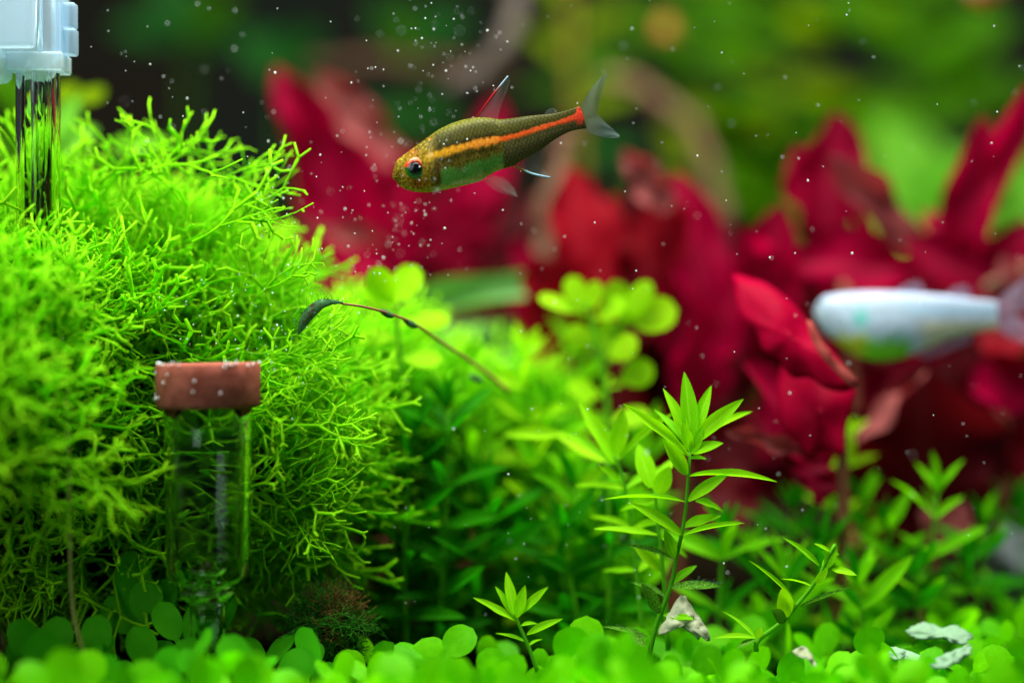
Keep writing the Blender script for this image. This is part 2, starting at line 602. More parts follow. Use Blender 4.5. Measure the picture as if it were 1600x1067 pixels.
for key, mat in (('crimson', 'crimson'), ('scarlet', 'scarlet'), ('maroon', 'maroon'), ('pink', 'pinkleaf')):
    leaves(key, mat, p_ovate, 4, asp=0.45, nu=22, nv=8, bend=(-0.1, 0.25), cup=(0.1, 0.5), ruffle=(0.08, 0.22), rf=(1.5, 2.6), twist=(-0.8, 0.8))
for key, mat in (('bggreen', 'bggreen'), ('bglime', 'bglime'), ('bgpale', 'bgpale'), ('bgdark', 'bgdark'), ('blue', 'bluegreen')):
    leaves(key, mat, p_ovate, 4, asp=0.5, nu=12, nv=6, bend=(0.0, 0.35), cup=(0.1, 0.4), ruffle=(0.02, 0.1), rf=1.5, twist=(-0.3, 0.3))


def place_leaf(key, base, tip, width, roll, parent, name='leaf', rnd=rng, label=None):
    """base, tip in mm; width mm; roll 0 = face to the viewer, 90 = edge-on / face up"""
    base, tip = Vector(base), Vector(tip)
    d = tip - base
    ln = d.length
    d.normalize()
    n0 = Vector((0, -1, 0))
    n0 = n0 - d * n0.dot(d)
    if n0.length < 1e-4:
        n0 = Vector((0, 0, 1)) - d * d.z
    n0.normalize()
    up_side = d.cross(n0)
    if up_side.z < 0:
        up_side = -up_side
    n = n0 * math.cos(R(roll)) + up_side * math.sin(R(roll))
    s = n.cross(d)
    me = rnd.choice(LV[key]) if isinstance(key, str) else key
    pl = Vector(parent.location) / MM
    mt = Matrix(((d.x * ln, s.x * width, n.x * ln, 0), (d.y * ln, s.y * width, n.y * ln, 0), (d.z * ln, s.z * width, n.z * ln, 0), (0, 0, 0, 1)))
    m4 = Matrix.Scale(MM, 4) @ mt
    m4.translation = (base - pl) * MM
    o = put(name, me, parent)
    o.matrix_basis = m4
    if label:
        o['label'] = label
    return o


def soil_z(x, y):
    z = -61.0 + 0.10 * max(0.0, y) + (0.0002 * max(0, y) ** 2)
    return z + 1.2 * mnoise.noise(Vector((x * 0.05, y * 0.05, 3)))


# ------------------------------------------------------------------ the setting
gx = np.linspace(-320, 320, 128)
gy = np.linspace(-110, 328, 88)
vs = [(x, y, soil_z(x, y) + 0.5 * mnoise.noise(Vector((x * 0.4, y * 0.4, 0)))) for y in gy for x in gx]
nx = len(gx)
fs = [(j * nx + i, j * nx + i + 1, (j + 1) * nx + i + 1, (j + 1) * nx + i) for j in range(len(gy) - 1) for i in range(nx - 1)]
tag(world_part('soil_bed', vs, fs, M['soil']), kind='structure')
vs, fs = box(-360, 360, 330, 338, -70, 320, 0)
tag(world_part('tank_back_panel', vs, fs, M['back'], smooth=False), kind='structure')

# ------------------------------------------------------------------ crystalwort (floating forked moss)
def sprig_data(seed, levels=3, seglen=4.0, w=1.0):
    r = random.Random(seed)
    vs, fs, tipv = [], [], []

    def seg(p, d, n, ln, wd, lev):
        d, s, n = frame(d, n)
        rings = []
        nr = 2 if lev == 0 else 3
        cur = r.uniform(-0.32, 0.32)
        pp = p.copy()
        dd = d.copy()
        for i in range(nr):
            f = i / (nr - 1)
            rings.append(len(vs))
            ww = wd * (0.82 + 0.55 * (f - 0.4) ** 2 * (1.4 if lev else 0.6))
            if lev == 0 and i == nr - 1:
                ww *= 0.72
            th = 0.26 * w
            a, b, c = frame(dd, n)
            for (q, h) in ((-0.5, 0.0), (0.0, 0.55), (0.5, 0.0), (0.0, -0.45)):
                vs.append(pp + b * (q * ww) + c * (h * th))
                tipv.append((1 - lev / levels) + f / levels)
            if i < nr - 1:
                dd = (dd + n * cur * 0.5 + s * r.uniform(-0.13, 0.13)).normalized()
                pp = pp + dd * (ln / (nr - 1))
        for i in range(nr - 1):
            a, b = rings[i], rings[i + 1]
            for k in range(4):
                k2 = (k + 1) % 4
                fs.append((a + k, a + k2, b + k2, b + k))
        fs.append((rings[-1], rings[-1] + 1, rings[-1] + 2, rings[-1] + 3))
        if lev > 0:
            a1 = r.uniform(0.35, 0.80)
            a2 = r.uniform(0.35, 0.80)
            for sg, an in ((1, a1), (-1, a2)):
                if lev < levels and r.random() < 0.18:
                    continue
                nd = dd * math.cos(an) + s * (sg * math.sin(an)) + n * r.uniform(-0.3, 0.3)
                nn = (n + s * r.uniform(-0.4, 0.4)).normalized()
                seg(pp - dd * 0.15, nd, nn, seglen * r.uniform(0.65, 1.2) * (0.5 if lev == 1 else 1), wd * 0.95, lev - 1)

    seg(Vector((0, 0, 0)), Vector((1, 0, 0)), Vector((0, 0, 1)), seglen * 1.1, w * 0.9, levels)
    return vs, fs, tipv


SPR = [sprig_data(100 + k, 4, 3.2 + 0.5 * (k % 3), 0.62 + 0.07 * (k % 4)) for k in range(18)]
SPRN = [(np.array([list(v) for v in a]), b, np.array(c)) for a, b, c in SPR]
SPR_ME = [mesh('thallus', [Vector(v) * MM for v in a], b, M['riccia'], attrs={'tip': c}) for a, b, c in SPR]

DIFX, DIFY = P(325, 600, -9).x, -9.0
ELL = [  # centre, radii (mm), weight
    ((-66, 27, -3), (29, 28, 24), 1.0),
    ((-40, 20, -20), (17, 17, 18), 0.75),
    ((-84, -3, -4), (24, 23, 19), 0.8),
    ((-57, 30, 8), (14, 14, 12), 0.5),
    ((-80, 26, 9), (20, 18, 13), 0.5),
    ((-36, 40, -11), (11, 13, 10), 0.3),
    ((-76, 14, -28), (24, 12, 16), 0.6),
    ((-46, 22, -30), (16, 12, 14), 0.45),
]


def make_sprigs(ells, total, seed, keep=None, lift=0.55):
    r = random.Random(seed)
    tw = sum(e[2] for e in ells)
    out = []
    tries = 0
    while len(out) < total and tries < total * 12:
        tries += 1
        q = r.random() * tw
        for e in ells:
            q -= e[2]
            if q <= 0:
                break
        c, ra, _ = e
        u = Vector((r.gauss(0, 1), r.gauss(0, 1), r.gauss(0, 1))).normalized()
        if u.y > 0.55 and u.z < 0.3:
            continue
        depth = r.random() ** 1.4 * 0.45 - 0.34 * mnoise.noise(u * 2.6 + Vector((c[0], 0, c[2])))
        if r.random() > min(1.0, max(0.45, 0.8 + (c[2] + u.z * ra[2]) * 0.02)):
            continue
        p = Vector((c[0] + u.x * ra[0] * (1 - depth), c[1] + u.y * ra[1] * (1 - depth), c[2] + u.z * ra[2] * (1 - depth)))
        bad = False
        for c2, r2, _ in ells:
            if c2 is c:
                continue
            k = ((p.x - c2[0]) / r2[0]) ** 2 + ((p.y - c2[1]) / r2[1]) ** 2 + ((p.z - c2[2]) / r2[2]) ** 2
            if k < 0.55:
                bad = True
                break
        if bad or p.x < -112:
            continue
        nrm = Vector((u.x / ra[0], u.y / ra[1], u.z / ra[2])).normalized()
        d = nrm * r.uniform(0.3, 1.0) + Vector((r.gauss(0.1, 0.6), r.gauss(0, 0.45), lift * r.uniform(0.2, 1.2) + r.gauss(0, 0.3)))
        d.normalize()
        n = Vector((r.gauss(0, 0.6), r.gauss(0, 0.6), 1.0)).normalized()
        k = r.randrange(len(SPR))
        sc = r.uniform(0.65, 1.1) if r.random() < 0.75 else r.uniform(1.1, 1.55)
        d, s, n = frame(d, n)
        root = p - d * 6.0 * sc
        tip = p + d * 8 * sc
        hit = False
        for t in (0.0, 0.33, 0.66, 1.0):
            w = root.lerp(tip, t)
            if abs(w.x - DIFX) < 13 and w.y < 2.0 and w.z < 1.5:
                hit = True
            if w.z < soil_z(w.x, w.y) + 2:
                hit = True
        if hit or (keep and not keep(p)):
            continue
        out.append((root, d, s, n, sc, k))
    return out


def sprigs_to_parts(spr, name, label, cat, base, npart, score, group=None):
    t = thing(name, base, label, cat, group)
    spr = sorted(spr, key=score)
    for (root, d, s, n, sc, k) in spr[:npart]:
        m = Matrix(((d.x, s.x, n.x, 0), (d.y, s.y, n.y, 0), (d.z, s.z, n.z, 0), (0, 0, 0, 1))) @ Matrix.Scale(sc, 4)
        m.translation = (root - Vector(base)) * MM
        put('thallus', SPR_ME[k], t, m)
    V, F, RN, TP = [], [], [], []
    off = 0
    for (root, d, s, n, sc, k) in spr[npart:]:
        a, b, c = SPRN[k]
        mt = np.array([[d.x, s.x, n.x], [d.y, s.y, n.y], [d.z, s.z, n.z]]) * sc
        V.append((a @ mt.T + np.array(root - Vector(base))) * MM)
        F += [tuple(i + off for i in f) for f in b]
        RN.append(np.full(len(a), (k * 0.137 + off * 0.00731) % 1.0))
        TP.append(c)
        off += len(a)
    if V:
        V = np.concatenate(V)
        o = put('thallus_mass', mesh('thallus_mass', V.tolist(), F, M['riccia'], attrs={'rnd': np.concatenate(RN), 'tip': np.concatenate(TP)}), t)
        tag(o, kind='stuff')
    return t


def front_score(s):
    root = s[0]
    tip = root + s[1] * 10
    inframe = 0 if (-84 < tip.x < 10 and -45 < tip.z < 40) else 60
    return tip.y + abs(tip.y) * 0.6 - 0.25 * tip.z + inframe


spr = make_sprigs(ELL, 2950, 5, lift=0.35)
# loose sprigs reaching out of the mound: tip pixel, depth, lean
rh = random.Random(8)
for (px, py, Y, ax, az) in ((290, 182, 14, .2, 1), (345, 205, 12, .5, .8), (362, 222, 16, .8, .5), (230, 190, 12, -.3, 1), (425, 262, 8, 1, .35), (455, 285, 12, 1, .2), (480, 322, 6, 1, .12), (440, 330, 4, 1, .2), (405, 245, 14, .6, .8),
                            (200, 205, 18, -.2, 1), (150, 205, 20, 0, 1), (60, 200, 16, .1, 1), (520, 430, 6, .8, .5), (470, 425, 10, .3, .9), (430, 420, 16, .2, 1), (555, 545, 2, 1, .1), (540, 570, 0, 1, -.1), (600, 660, 1, 1, .2), (582, 645, -1, .8, .6), (585, 690, 3, 1, -.1),
                            (575, 770, 4, 1, 0), (560, 740, 0, .9, .5), (545, 800, 2, .9, -.4), (520, 880, 3, .5, -.8), (555, 830, 6, 1, -.3), (500, 850, 4, .6, -.6), (510, 600, -3, 1, .1), (480, 650, -2, 1, .2), (470, 760, 0, 1, .1), (450, 600, -3, .9, .4), (530, 510, -1, .9, .5),
                            (250, 640, -16, .6, .3), (190, 700, -20, .7, .2), (230, 760, -14, .6, -.2), (120, 620, -26, .6, .4), (60, 520, -30, .5, .5), (170, 830, -12, .5, -.5), (90, 860, -20, .4, -.6), (30, 720, -26, .4, .2), (210, 880, -8, .5, -.7), (130, 760, -22, .8, -.1)):
    for q in range(2):
        tip = P(px + rh.uniform(-14, 14), py + rh.uniform(-12, 12), Y + rh.uniform(-3, 3))
        d, s_, n_ = frame(Vector((ax + rh.gauss(0, .2), rh.gauss(-0.1, .25), az + rh.gauss(0, .2))), Vector((rh.gauss(0, .6), -0.5, 0.8)))
        sc_ = rh.uniform(0.8, 1.15)
        spr.append((tip - d * 13.5 * sc_, d, s_, n_, sc_, rh.randrange(len(SPR))))
mound = sprigs_to_parts(spr, 'crystalwort_mound', 'big bright green mound of forked moss around the glass diffuser', 'moss', (-62, 20, -30), 300, front_score)
vs, fs = [], []
bm = bmesh.new()
bmesh.ops.create_icosphere(bm, subdivisions=3, radius=1)
for v in bm.verts:
    q = v.co.copy()
    f = 1 + 0.25 * mnoise.noise(q * 1.7)
    v.co = Vector((-64 + q.x * 30 * f, 27 + q.y * 15 * f, -24 + q.z * 30 * f))
    v.co.z = max(v.co.z, -60)
bm.verts.index_update()
world_part('shade_core', [v.co.copy() for v in bm.verts], [tuple(v.index for v in f.verts) for f in bm.faces], M['darkcore'], mound)  # unseen blob added to block light and keep the moss gaps black
bm.free()

spr2 = make_sprigs([((-10, 54, -18), (18, 12, 10), 1.0), ((-27, 44, -11), (13, 12, 10), 0.9)], 760, 21)
sprigs_to_parts(spr2, 'crystalwort_clump', 'blurred pale green moss clump behind the algae covered leaf', 'moss', (-16, 58, -26), 60, lambda s: s[0].y - 0.5 * s[0].z)

# ------------------------------------------------------------------ glass CO2 diffuser
S9 = (CAMD - 9) / CAMD * PXMM


def zc(py, Y=-9):
    return P(800, py, Y).z


dif = thing('glass_diffuser', (DIFX, DIFY, zc(1010)), 'clear glass gas diffuser with brown ceramic cap standing against the moss', 'diffuser')
C = Vector((DIFX, DIFY, 0))
zt, zb = zc(567), zc(637)
vs, fs = lathe([(0.01, zt - 0.05), (6.6, zt), (7.75, zt - 0.05), (8.0, zt - 0.35), (8.02, zt - 2), (7.98, zb + 0.5), (7.7, zb + 0.05), (6.4, zb - 0.1), (6.3, zb + 0.9), (0.01, zb + 0.9)], 56, C)
for v in vs:
    v.z += 0.035 * (v.x - DIFX) * 0.6 + 0.05 * mnoise.noise(Vector((v.x * 0.9, v.y * 0.9, v.z)))
world_part('ceramic_disc', vs, fs, M['ceramic'], dif)
zf = zc(874)
# wall of the bell: outer face to water, inner face to the gas it holds
vs, fs = lathe([(0.01, zb + 0.4), (6.75, zb + 0.4), (6.7, zc(700)), (6.45, zc(860)), (6.35, zc(898)), (5.6, zc(908)), (3.6, zc(919)), (3.1, zc(924)), (0.01, zc(924))], 64, C)
world_part('bell', vs, fs, M['glass'], dif)
vs, fs = lathe([(0.01, zf), (5.3, zf), (5.75, zf + 0.4), (6.0, zc(700)), (6.1, zb + 0.2), (0.01, zb + 0.2)], 64, C)
world_part('gas_chamber', vs, fs, M['gas'], dif)
vs, fs = lathe([(1.3, zc(872)), (2.1, zc(872.5)), (2.2, zc(884)), (3.2, zc(888)), (3.45, zc(893)), (3.2, zc(899)), (2.2, zc(903)), (2.1, zc(919)), (1.3, zc(919))], 48, C, True)
world_part('inner_nozzle', vs, fs, M['rimglass'], dif)
vs, fs = lathe([(2.6, zc(921)), (4.2, zc(922)), (4.45, zc(924)), (4.2, zc(929)), (3.5, zc(938)), (3.0, zc(941)), (2.5, zc(938))], 48, C, True)
world_part('collar', vs, fs, M['rimglass'], dif)
vs, fs = lathe([(2.0, zc(941)), (2.9, zc(941)), (2.8, zc(975)), (2.9, zc(1030)), (2.0, zc(1030))], 40, C, True)
world_part('inlet_tube', vs, fs, M['glass'], dif)

# ------------------------------------------------------------------ plastic clip and glass tube, top left
def zz(py):
    return P(800, py, 0).z


def xx(px):
    return P(px, 0, 0).x


clip = thing('plastic_clip', (xx(40), 0, zz(110)), 'milky white plastic clip gripping the clear glass tube over the moss', 'clip')


def blk(name, x0, x1, y0, y1, a, b, mat, bev=0.5):
    vs, fs = box(xx(x0), xx(x1), y0, y1, zz(b), zz(a), bev, 3)
    return world_part(name, vs, fs, M[mat], clip)


blk('body_block', -40, 97, -2.8, 6.5, -120, 86, 'plastic', 0.5)
blk('sleeve', 14, 101, -3.4, 7.2, 84, 112, 'plastic', 0.4)
blk('front_plate', -50, 62, -5.6, -2.9, -120, 80, 'plastic', 0.9)
blk('side_tab', 97.5, 117, -0.5, 3.5, 4, 44.5, 'plastic_c', 0.45)
blk('side_tab', 97.5, 118, -0.7, 3.5, 45, 86, 'plastic_c', 0.45)
blk('rib', 66, 72, -3.5, -2.7, -120, 84, 'plastic', 0.25)
blk('rib', 92, 98, -3.3, 7.0, -120, 84, 'plastic_c', 0.25)
blk('hook', -60, 17, -5.0, 4.0, 78, 131, 'plastic', 2.2)

tx = xx(57)
gt = thing('glass_tube', (tx, 1.5, zz(420)), 'clear glass tube hanging from the milky clip into the moss', 'glass tube')
CT = Vector((tx, 1.5, 0))
vs, fs = lathe([(2.6, zz(-120)), (3.5, zz(-120)), (3.5, zz(420)), (2.6, zz(420))], 48, CT, True)
world_part('outer_wall', vs, fs, M['tubeglass'], gt)
vs, fs = lathe([(0.8, zz(-120)), (1.5, zz(-120)), (1.5, zz(425)), (0.8, zz(425))], 32, CT + Vector((0.4, 0, 0)), True)
world_part('inner_tube', vs, fs, M['gas'], gt)

# ------------------------------------------------------------------ glowlight tetra
K = 420 / 1600.0


def cf(cx, cyy):
    return 580 + cx * K, 90 + cyy * K


def build_fish(name, label, top, bot, conv, Y, colourf, mat, width=0.56, ns=260, nr=96, depthbend=0.0):
    """lofted body; top / bottom outlines in crop pixels, conv -> photo pixels"""
    top, bot = np.array(top, float), np.array(bot, float)
    a = (top[0] + bot[0]) / 2
    b = (top[-1] + bot[-1]) / 2
    ax = (b - a) / np.linalg.norm(b - a)
    pe = np.array([-ax[1], ax[0]])
    L = np.linalg.norm(b - a)

    def uv(p):
        return (p - a) @ ax, (p - a) @ pe
    tu, tv = uv(top)
    bu, bv = uv(bot)
    us = (1 - np.cos(np.linspace(0, np.pi * 0.5, ns // 4))) * L * 0.06
    us = np.concatenate([us, np.linspace(L * 0.06, L, ns - ns // 4 + 1)[1:]])

    def sm(y):
        k = 9
        yy = np.concatenate([np.full(k, y[0]), y, np.full(k, y[-1])])
        return np.convolve(yy, np.ones(k) / k, 'same')[k:-k]
    t = np.interp(us, tu, tv)
    bb = np.interp(us, bu, bv)
    ts, bs = sm(t), sm(bb)
    f0 = np.clip(us / (L * 0.08), 0, 1)
    t = t * (1 - f0) + ts * f0
    bb = bb * (1 - f0) + bs * f0
    # round nose
    nose = np.sqrt(np.clip(1 - (1 - np.clip(us / (L * 0.055), 0, 1)) ** 2, 0, 1))
    mid = (t + bb) / 2
    hh = (bb - t) / 2 * (0.02 + 0.98 * nose)
    un = us / L
    wprof = np.interp(un, [0, .05, .15, .3, .45, .65, .85, 1.0], [0.8, 1.0, 1.12, 1.1, 1.0, 0.8, 0.62, 0.42]) * width
    V, CR = [], []
    for i in range(len(us)):
        for k in range(nr):
            th = 2 * math.pi * k / nr
            sy = math.cos(th)
            sw = math.sin(th)
            sv = mid[i] + hh[i] * sy
            c = a + ax * us[i] + pe * sv
            px, py = conv(c[0], c[1])
            p = P(px, py, Y)
            p.y += -hh[i] * K * PXMM * wprof[i] * np.sign(sw) * abs(sw) ** 0.9 + depthbend * (un[i] - 0.4) ** 2
            V.append(p)
            CR.append((c[0], c[1], us[i], sv, i, k))
    F = []
    n = len(us)
    for i in range(n - 1):
        for k in range(nr):
            k2 = (k + 1) % nr
            F.append((i * nr + k, i * nr + k2, (i + 1) * nr + k2, (i + 1) * nr + k))
    F.append(tuple(range(nr)))
    F.append(tuple(range((n - 1) * nr + nr - 1, (n - 1) * nr - 1, -1)))
    CR = np.array(CR)
    colr, rel = colourf(CR, L)
    root = thing(name, P(*conv(*((a + b) / 2)), Y), label, 'fish')
    body = world_part('body', V, F, mat, root, colors=colr, attrs={'relief': rel})
    return root, body


def fbm(x, y, f, seed=0):
    return np.array([mnoise.fractal(Vector((p * f, q * f, seed)), 0.7, 2.0, 3) for p, q in zip(x, y)])


def srgb(*c):
    return np.array(lin(c))


def sstep(x, a, b):
    t = np.clip((x - a) / (b - a), 0, 1)
    return t * t * (3 - 2 * t)


def glow_colour(CR, L):
    x, y, u, v = CR[:, 0], CR[:, 1], CR[:, 2], CR[:, 3]
    n1 = fbm(x, y, 0.03, 1)
    n2 = fbm(x, y, 0.012, 2)
    n3 = fbm(x, y, 0.07, 5)
    yc = np.interp(x, [150, 260, 340, 430, 520, 620, 740, 840, 940, 1040, 1140, 1230, 1300],
                   [640, 615, 600, 575, 550, 522, 500, 476, 446, 412, 382, 352, 330])
    hw = np.interp(x, [300, 400, 600, 735, 760, 900, 1100, 1200, 1235, 1300], [26, 23, 24, 24, 15, 15, 15, 20, 30, 34])
    d = (y - yc) / hw + n1 * 0.45
    olive = srgb(72, 74, 30)
    c = np.tile(olive, (len(x), 1))

    def blend(c, w, colour):
        return c * (1 - w[:, None]) + np.asarray(colour)[None, :] * w[:, None]
    # back: paler rim, darker toward the stripe
    c = blend(c, sstep(d, -6, -1.2) * 0.45 * (d < 0), srgb(66, 62, 26))
    c = blend(c, sstep(-(x - 760), -60, 60) * sstep(-d, 4.4, 6.2) * 0.6, srgb(124, 126, 44))
    # under the stripe
    front = 1 - sstep(x, 770, 800)
    below = sstep(d, 0.8, 1.3)
    c = blend(c, below * (1 - front), srgb(104, 104, 60))
    c = blend(c, below * front, srgb(128, 118, 44))
    hb = np.clip((y - yc) / np.maximum(np.interp(x, [300, 400, 500, 600, 700, 790], [200, 220, 220, 215, 200, 165]), 1), 0, 1.3)
    g = sstep(hb + n2 * 0.12, 0.38, 0.62) * front * sstep(x, 385, 440)
    c = blend(c, g * (0.75 + 0.25 * np.clip(n3 * 2, -1, 1)), srgb(92, 196, 84))  # green belly, lightened in colour for missing light from below
    c = blend(c, sstep(hb + n2 * 0.1, 0.55, 0.8) * front * sstep(x, 385, 440) * 0.45, srgb(126, 196, 104))
    c = blend(c, sstep(hb + n1 * 0.06, 0.80, 0.95) * front, srgb(206, 210, 136))
    # dark line below the stripe
    dl = np.exp(-((d - 1.9) / 0.65) ** 2) * (0.9 * sstep(x, 360, 440) * (1 - sstep(x, 740, 800)) + 0.45 * sstep(x, 770, 830))
    c = blend(c, dl * (0.8 + 0.3 * np.clip(n3, -1, 1)), srgb(32, 24, 8))
    dl2 = np.exp(-((d + 1.55) / 0.5) ** 2) * 0.55 * sstep(x, 360, 420) * (1 - sstep(x, 900, 1100))
    c = blend(c, dl2, srgb(44, 34, 12))
    # head
    hd = 1 - sstep(x + n1 * 25, 330, 400)
    c = blend(c, hd, srgb(150, 132, 34))
    c = blend(c, hd * sstep(-(y - (690 - 0.42 * x)), -10, 50) * 0.85, srgb(84, 80, 30))
    c = blend(c, hd * sstep(y + n1 * 20, 735, 790) * 0.8, srgb(186, 178, 60))
    c = blend(c, hd * np.exp(-(((x - 285) / 46) ** 2 + ((y - 755) / 26) ** 2)) * 0.9, srgb(150, 64, 20))
    c = blend(c, np.exp(-(((x - 155) / 30) ** 2 + ((y - 715) / 50) ** 2)) * 0.75, srgb(60, 56, 20))
    c = blend(c, np.exp(-(((x - 250) / 30) ** 2 + ((y - 570) / 20) ** 2)) * 0.6, srgb(190, 90, 30))
    # gill cover edge
    c = blend(c, np.exp(-((x - 392 - 14 * np.sin((y - 640) / 60)) / 13) ** 2) * sstep(y, 610, 650) * (1 - sstep(y, 740, 780)) * 0.8, srgb(96, 50, 14))
    c = blend(c, hd * sstep(n3, 0.25, 0.5) * 0.55, srgb(226, 196, 70))
    c = blend(c, np.clip(hd + front * below * (1 - g) * 0.8, 0, 1) * sstep(-n3, 0.18, 0.42) * 0.7, srgb(40, 32, 10))
    c = blend(c, hd * sstep(fbm(x, y, 0.05, 9), 0.35, 0.55) * 0.5, srgb(180, 70, 20))
    # the glowing stripe
    st = (1 - sstep(np.abs(d), 0.55, 1.25)) * sstep(x, 300, 345)
    sc = np.stack([np.interp(x, [320, 450, 600, 740, 790, 1000, 1200, 1240], [a / 255 for a in q]) for q in
                   ([212, 236, 250, 252, 232, 240, 232, 226], [170, 170, 160, 150, 96, 100, 84, 66], [30, 34, 50, 50, 30, 44, 44, 44])], 1)
    sc = np.where(sc <= 0.04045, sc / 12.92, ((sc + 0.055) / 1.055) ** 2.4)
    sc = sc * (1.0 + 0.35 * np.clip(n3, -1, 1))[:, None]
    c = c * (1 - st[:, None]) + sc * st[:, None]
    c = blend(c, (1 - sstep(np.abs(x - 1240), 8, 26)) * (1 - sstep(np.abs(y - 350), 40, 62)) * 0.8, srgb(224, 70, 50))
    # scales: staggered rows, dark rear edges
    su, sv = u / 25.0, v / 20.0
    row = np.floor(sv)
    fu = (su + 0.5 * (row % 2)) % 1.0 - 0.5
    fv = sv - row - 0.5
    e = np.sqrt((fu * 1.15 + 0.25) ** 2 + (fv * 0.95) ** 2)
    edge = sstep(e, 0.42, 0.62)
    body = (1 - hd) * (1 - st * 0.8) * (1 - g * 0.7)
    c = c * (1 - (edge * 0.42 * body)[:, None])
    c = c * (1 + (0.12 * (1 - edge) * body * sstep(n1, -0.2, 0.5))[:, None])
    rel = (1 - edge) * body + n3 * 0.2
    return np.clip(c * 1.08, 0, 1), rel


TOP = [(118, 690), (126, 660), (150, 615), (200, 575), (260, 530), (330, 480), (400, 430), (470, 395), (540, 372), (620, 357), (700, 358), (760, 370), (840, 362), (920, 350), (1000, 342), (1080, 335), (1160, 318), (1210, 300), (1258, 284)]
BOT = [(122, 700), (135, 742), (165, 768), (200, 785), (260, 800), (330, 803), (400, 795), (480, 778), (560, 760), (650, 735), (700, 702), (760, 670), (850, 645), (900, 610), (960, 575), (1020, 540), (1080, 497), (1150, 455), (1200, 435), (1268, 424)]
fish, fbody = build_fish('glowlight_tetra', 'small olive fish with glowing orange stripe and red rimmed eye', TOP, BOT, cf, 0.0, glow_colour, M['fish'])


def fin(name, ea, eb, conv, Y, mat, parent, nu=14, nv=16, wave=0.25, lean=0.0):
    """membrane between a leading edge and a trailing edge, both drawn base -> tip"""
    A = smooth_path([Vector((*conv(*p), 0)) for p in ea], nv)
    B = smooth_path([Vector((*conv(*p), 0)) for p in eb], nv)
    vs, uvs, fs = [], [], []
    for j in range(nv + 1):
        for i in range(nu + 1):
            f = i / nu
            q = A[j].lerp(B[j], f)
            p = P(q.x, q.y, Y)
            p.y += wave * math.sin(f * 5 + j * 0.3) * (j / nv) + lean * (j / nv)
            vs.append(p)
            uvs.append((f, j / nv))
    for j in range(nv):
        for i in range(nu):
            a = j * (nu + 1) + i
            fs.append((a, a + 1, a + nu + 2, a + nu + 1))
    return world_part(name, vs, fs, mat, parent, uvs=uvs)


def ray(name, pts, conv, Y, r0, r1, cols, parent, lean=0.0):
    path = smooth_path([P(*conv(*p), Y) for p in pts], 20)
    for i, p in enumerate(path):
        p.y += lean * i / 20
    rad = [r0 + (r1 - r0) * i / 20 for i in range(21)]
    vs, fs = tube(path, rad, 6)
    t = np.repeat(np.linspace(0, 1, 21), 6)
    ks = [k for k, _ in cols]
    cc = np.stack([np.interp(t, ks, [lin(c)[q] for _, c in cols]) for q in range(3)], 1)
    return world_part(name, vs, fs, M['attr_ray'], parent, colors=cc)


df = fin('dorsal_fin', [(622, 362), (700, 255), (760, 180), (813, 113)], [(752, 372), (775, 290), (802, 215), (826, 135)], cf, 0, M['fin'], fish)
ray('leading_ray', [(622, 362), (700, 255), (760, 178), (815, 112)], cf, -0.02, 0.09, 0.13, [(0, (120, 20, 12)), (.5, (190, 30, 28)), (.62, (150, 90, 90)), (.75, (150, 190, 215)), (1, (120, 150, 165))], df)
fin('tail_fin_lobe', [(1250, 286), (1290, 215), (1345, 145), (1402, 92)], [(1262, 352), (1338, 335), (1362, 250), (1404, 94)], cf, 0, M['fin_t'], fish, wave=0.4)
fin('tail_fin_lobe', [(1262, 352), (1338, 338), (1400, 395), (1478, 462)], [(1256, 424), (1310, 455), (1390, 478), (1476, 478)], cf, 0, M['fin_t'], fish, wave=0.4)
af = fin('anal_fin', [(852, 648), (920, 680), (990, 704), (1066, 716)], [(1090, 492), (1040, 560), (1020, 640), (1068, 712)], cf, 0, M['fin_faint'], fish)
ray('leading_ray', [(850, 646), (905, 668), (960, 692), (1066, 716)], cf, -0.05, 0.16, 0.14, [(0, (150, 120, 30)), (.35, (140, 120, 60)), (.45, (170, 215, 240)), (.8, (160, 205, 235)), (1, (110, 150, 180))], af)
fin('pelvic_fin', [(668, 735), (735, 788), (800, 815), (876, 832)], [(722, 700), (800, 730), (850, 775), (876, 828)], cf, -1.2, M['fin'], fish, lean=-0.8)
fin('pelvic_fin', [(680, 725), (750, 770), (810, 800), (860, 812)], [(730, 700), (800, 715), (840, 765), (862, 808)], cf, 1.2, M['fin_faint'], fish, lean=0.8)
fin('pectoral_fin', [(470, 742), (560, 738), (640, 725), (690, 712)], [(470, 752), (560, 752), (640, 742), (692, 716)], cf, -2.35, M['fin_faint'], fish, wave=0.1, lean=0.5)
fin('adipose_fin', [(1030, 342), (1040, 322), (1060, 306), (1085, 304)], [(1105, 334), (1106, 326), (1104, 318), (1098, 308)], cf, 0, M['fin'], fish)


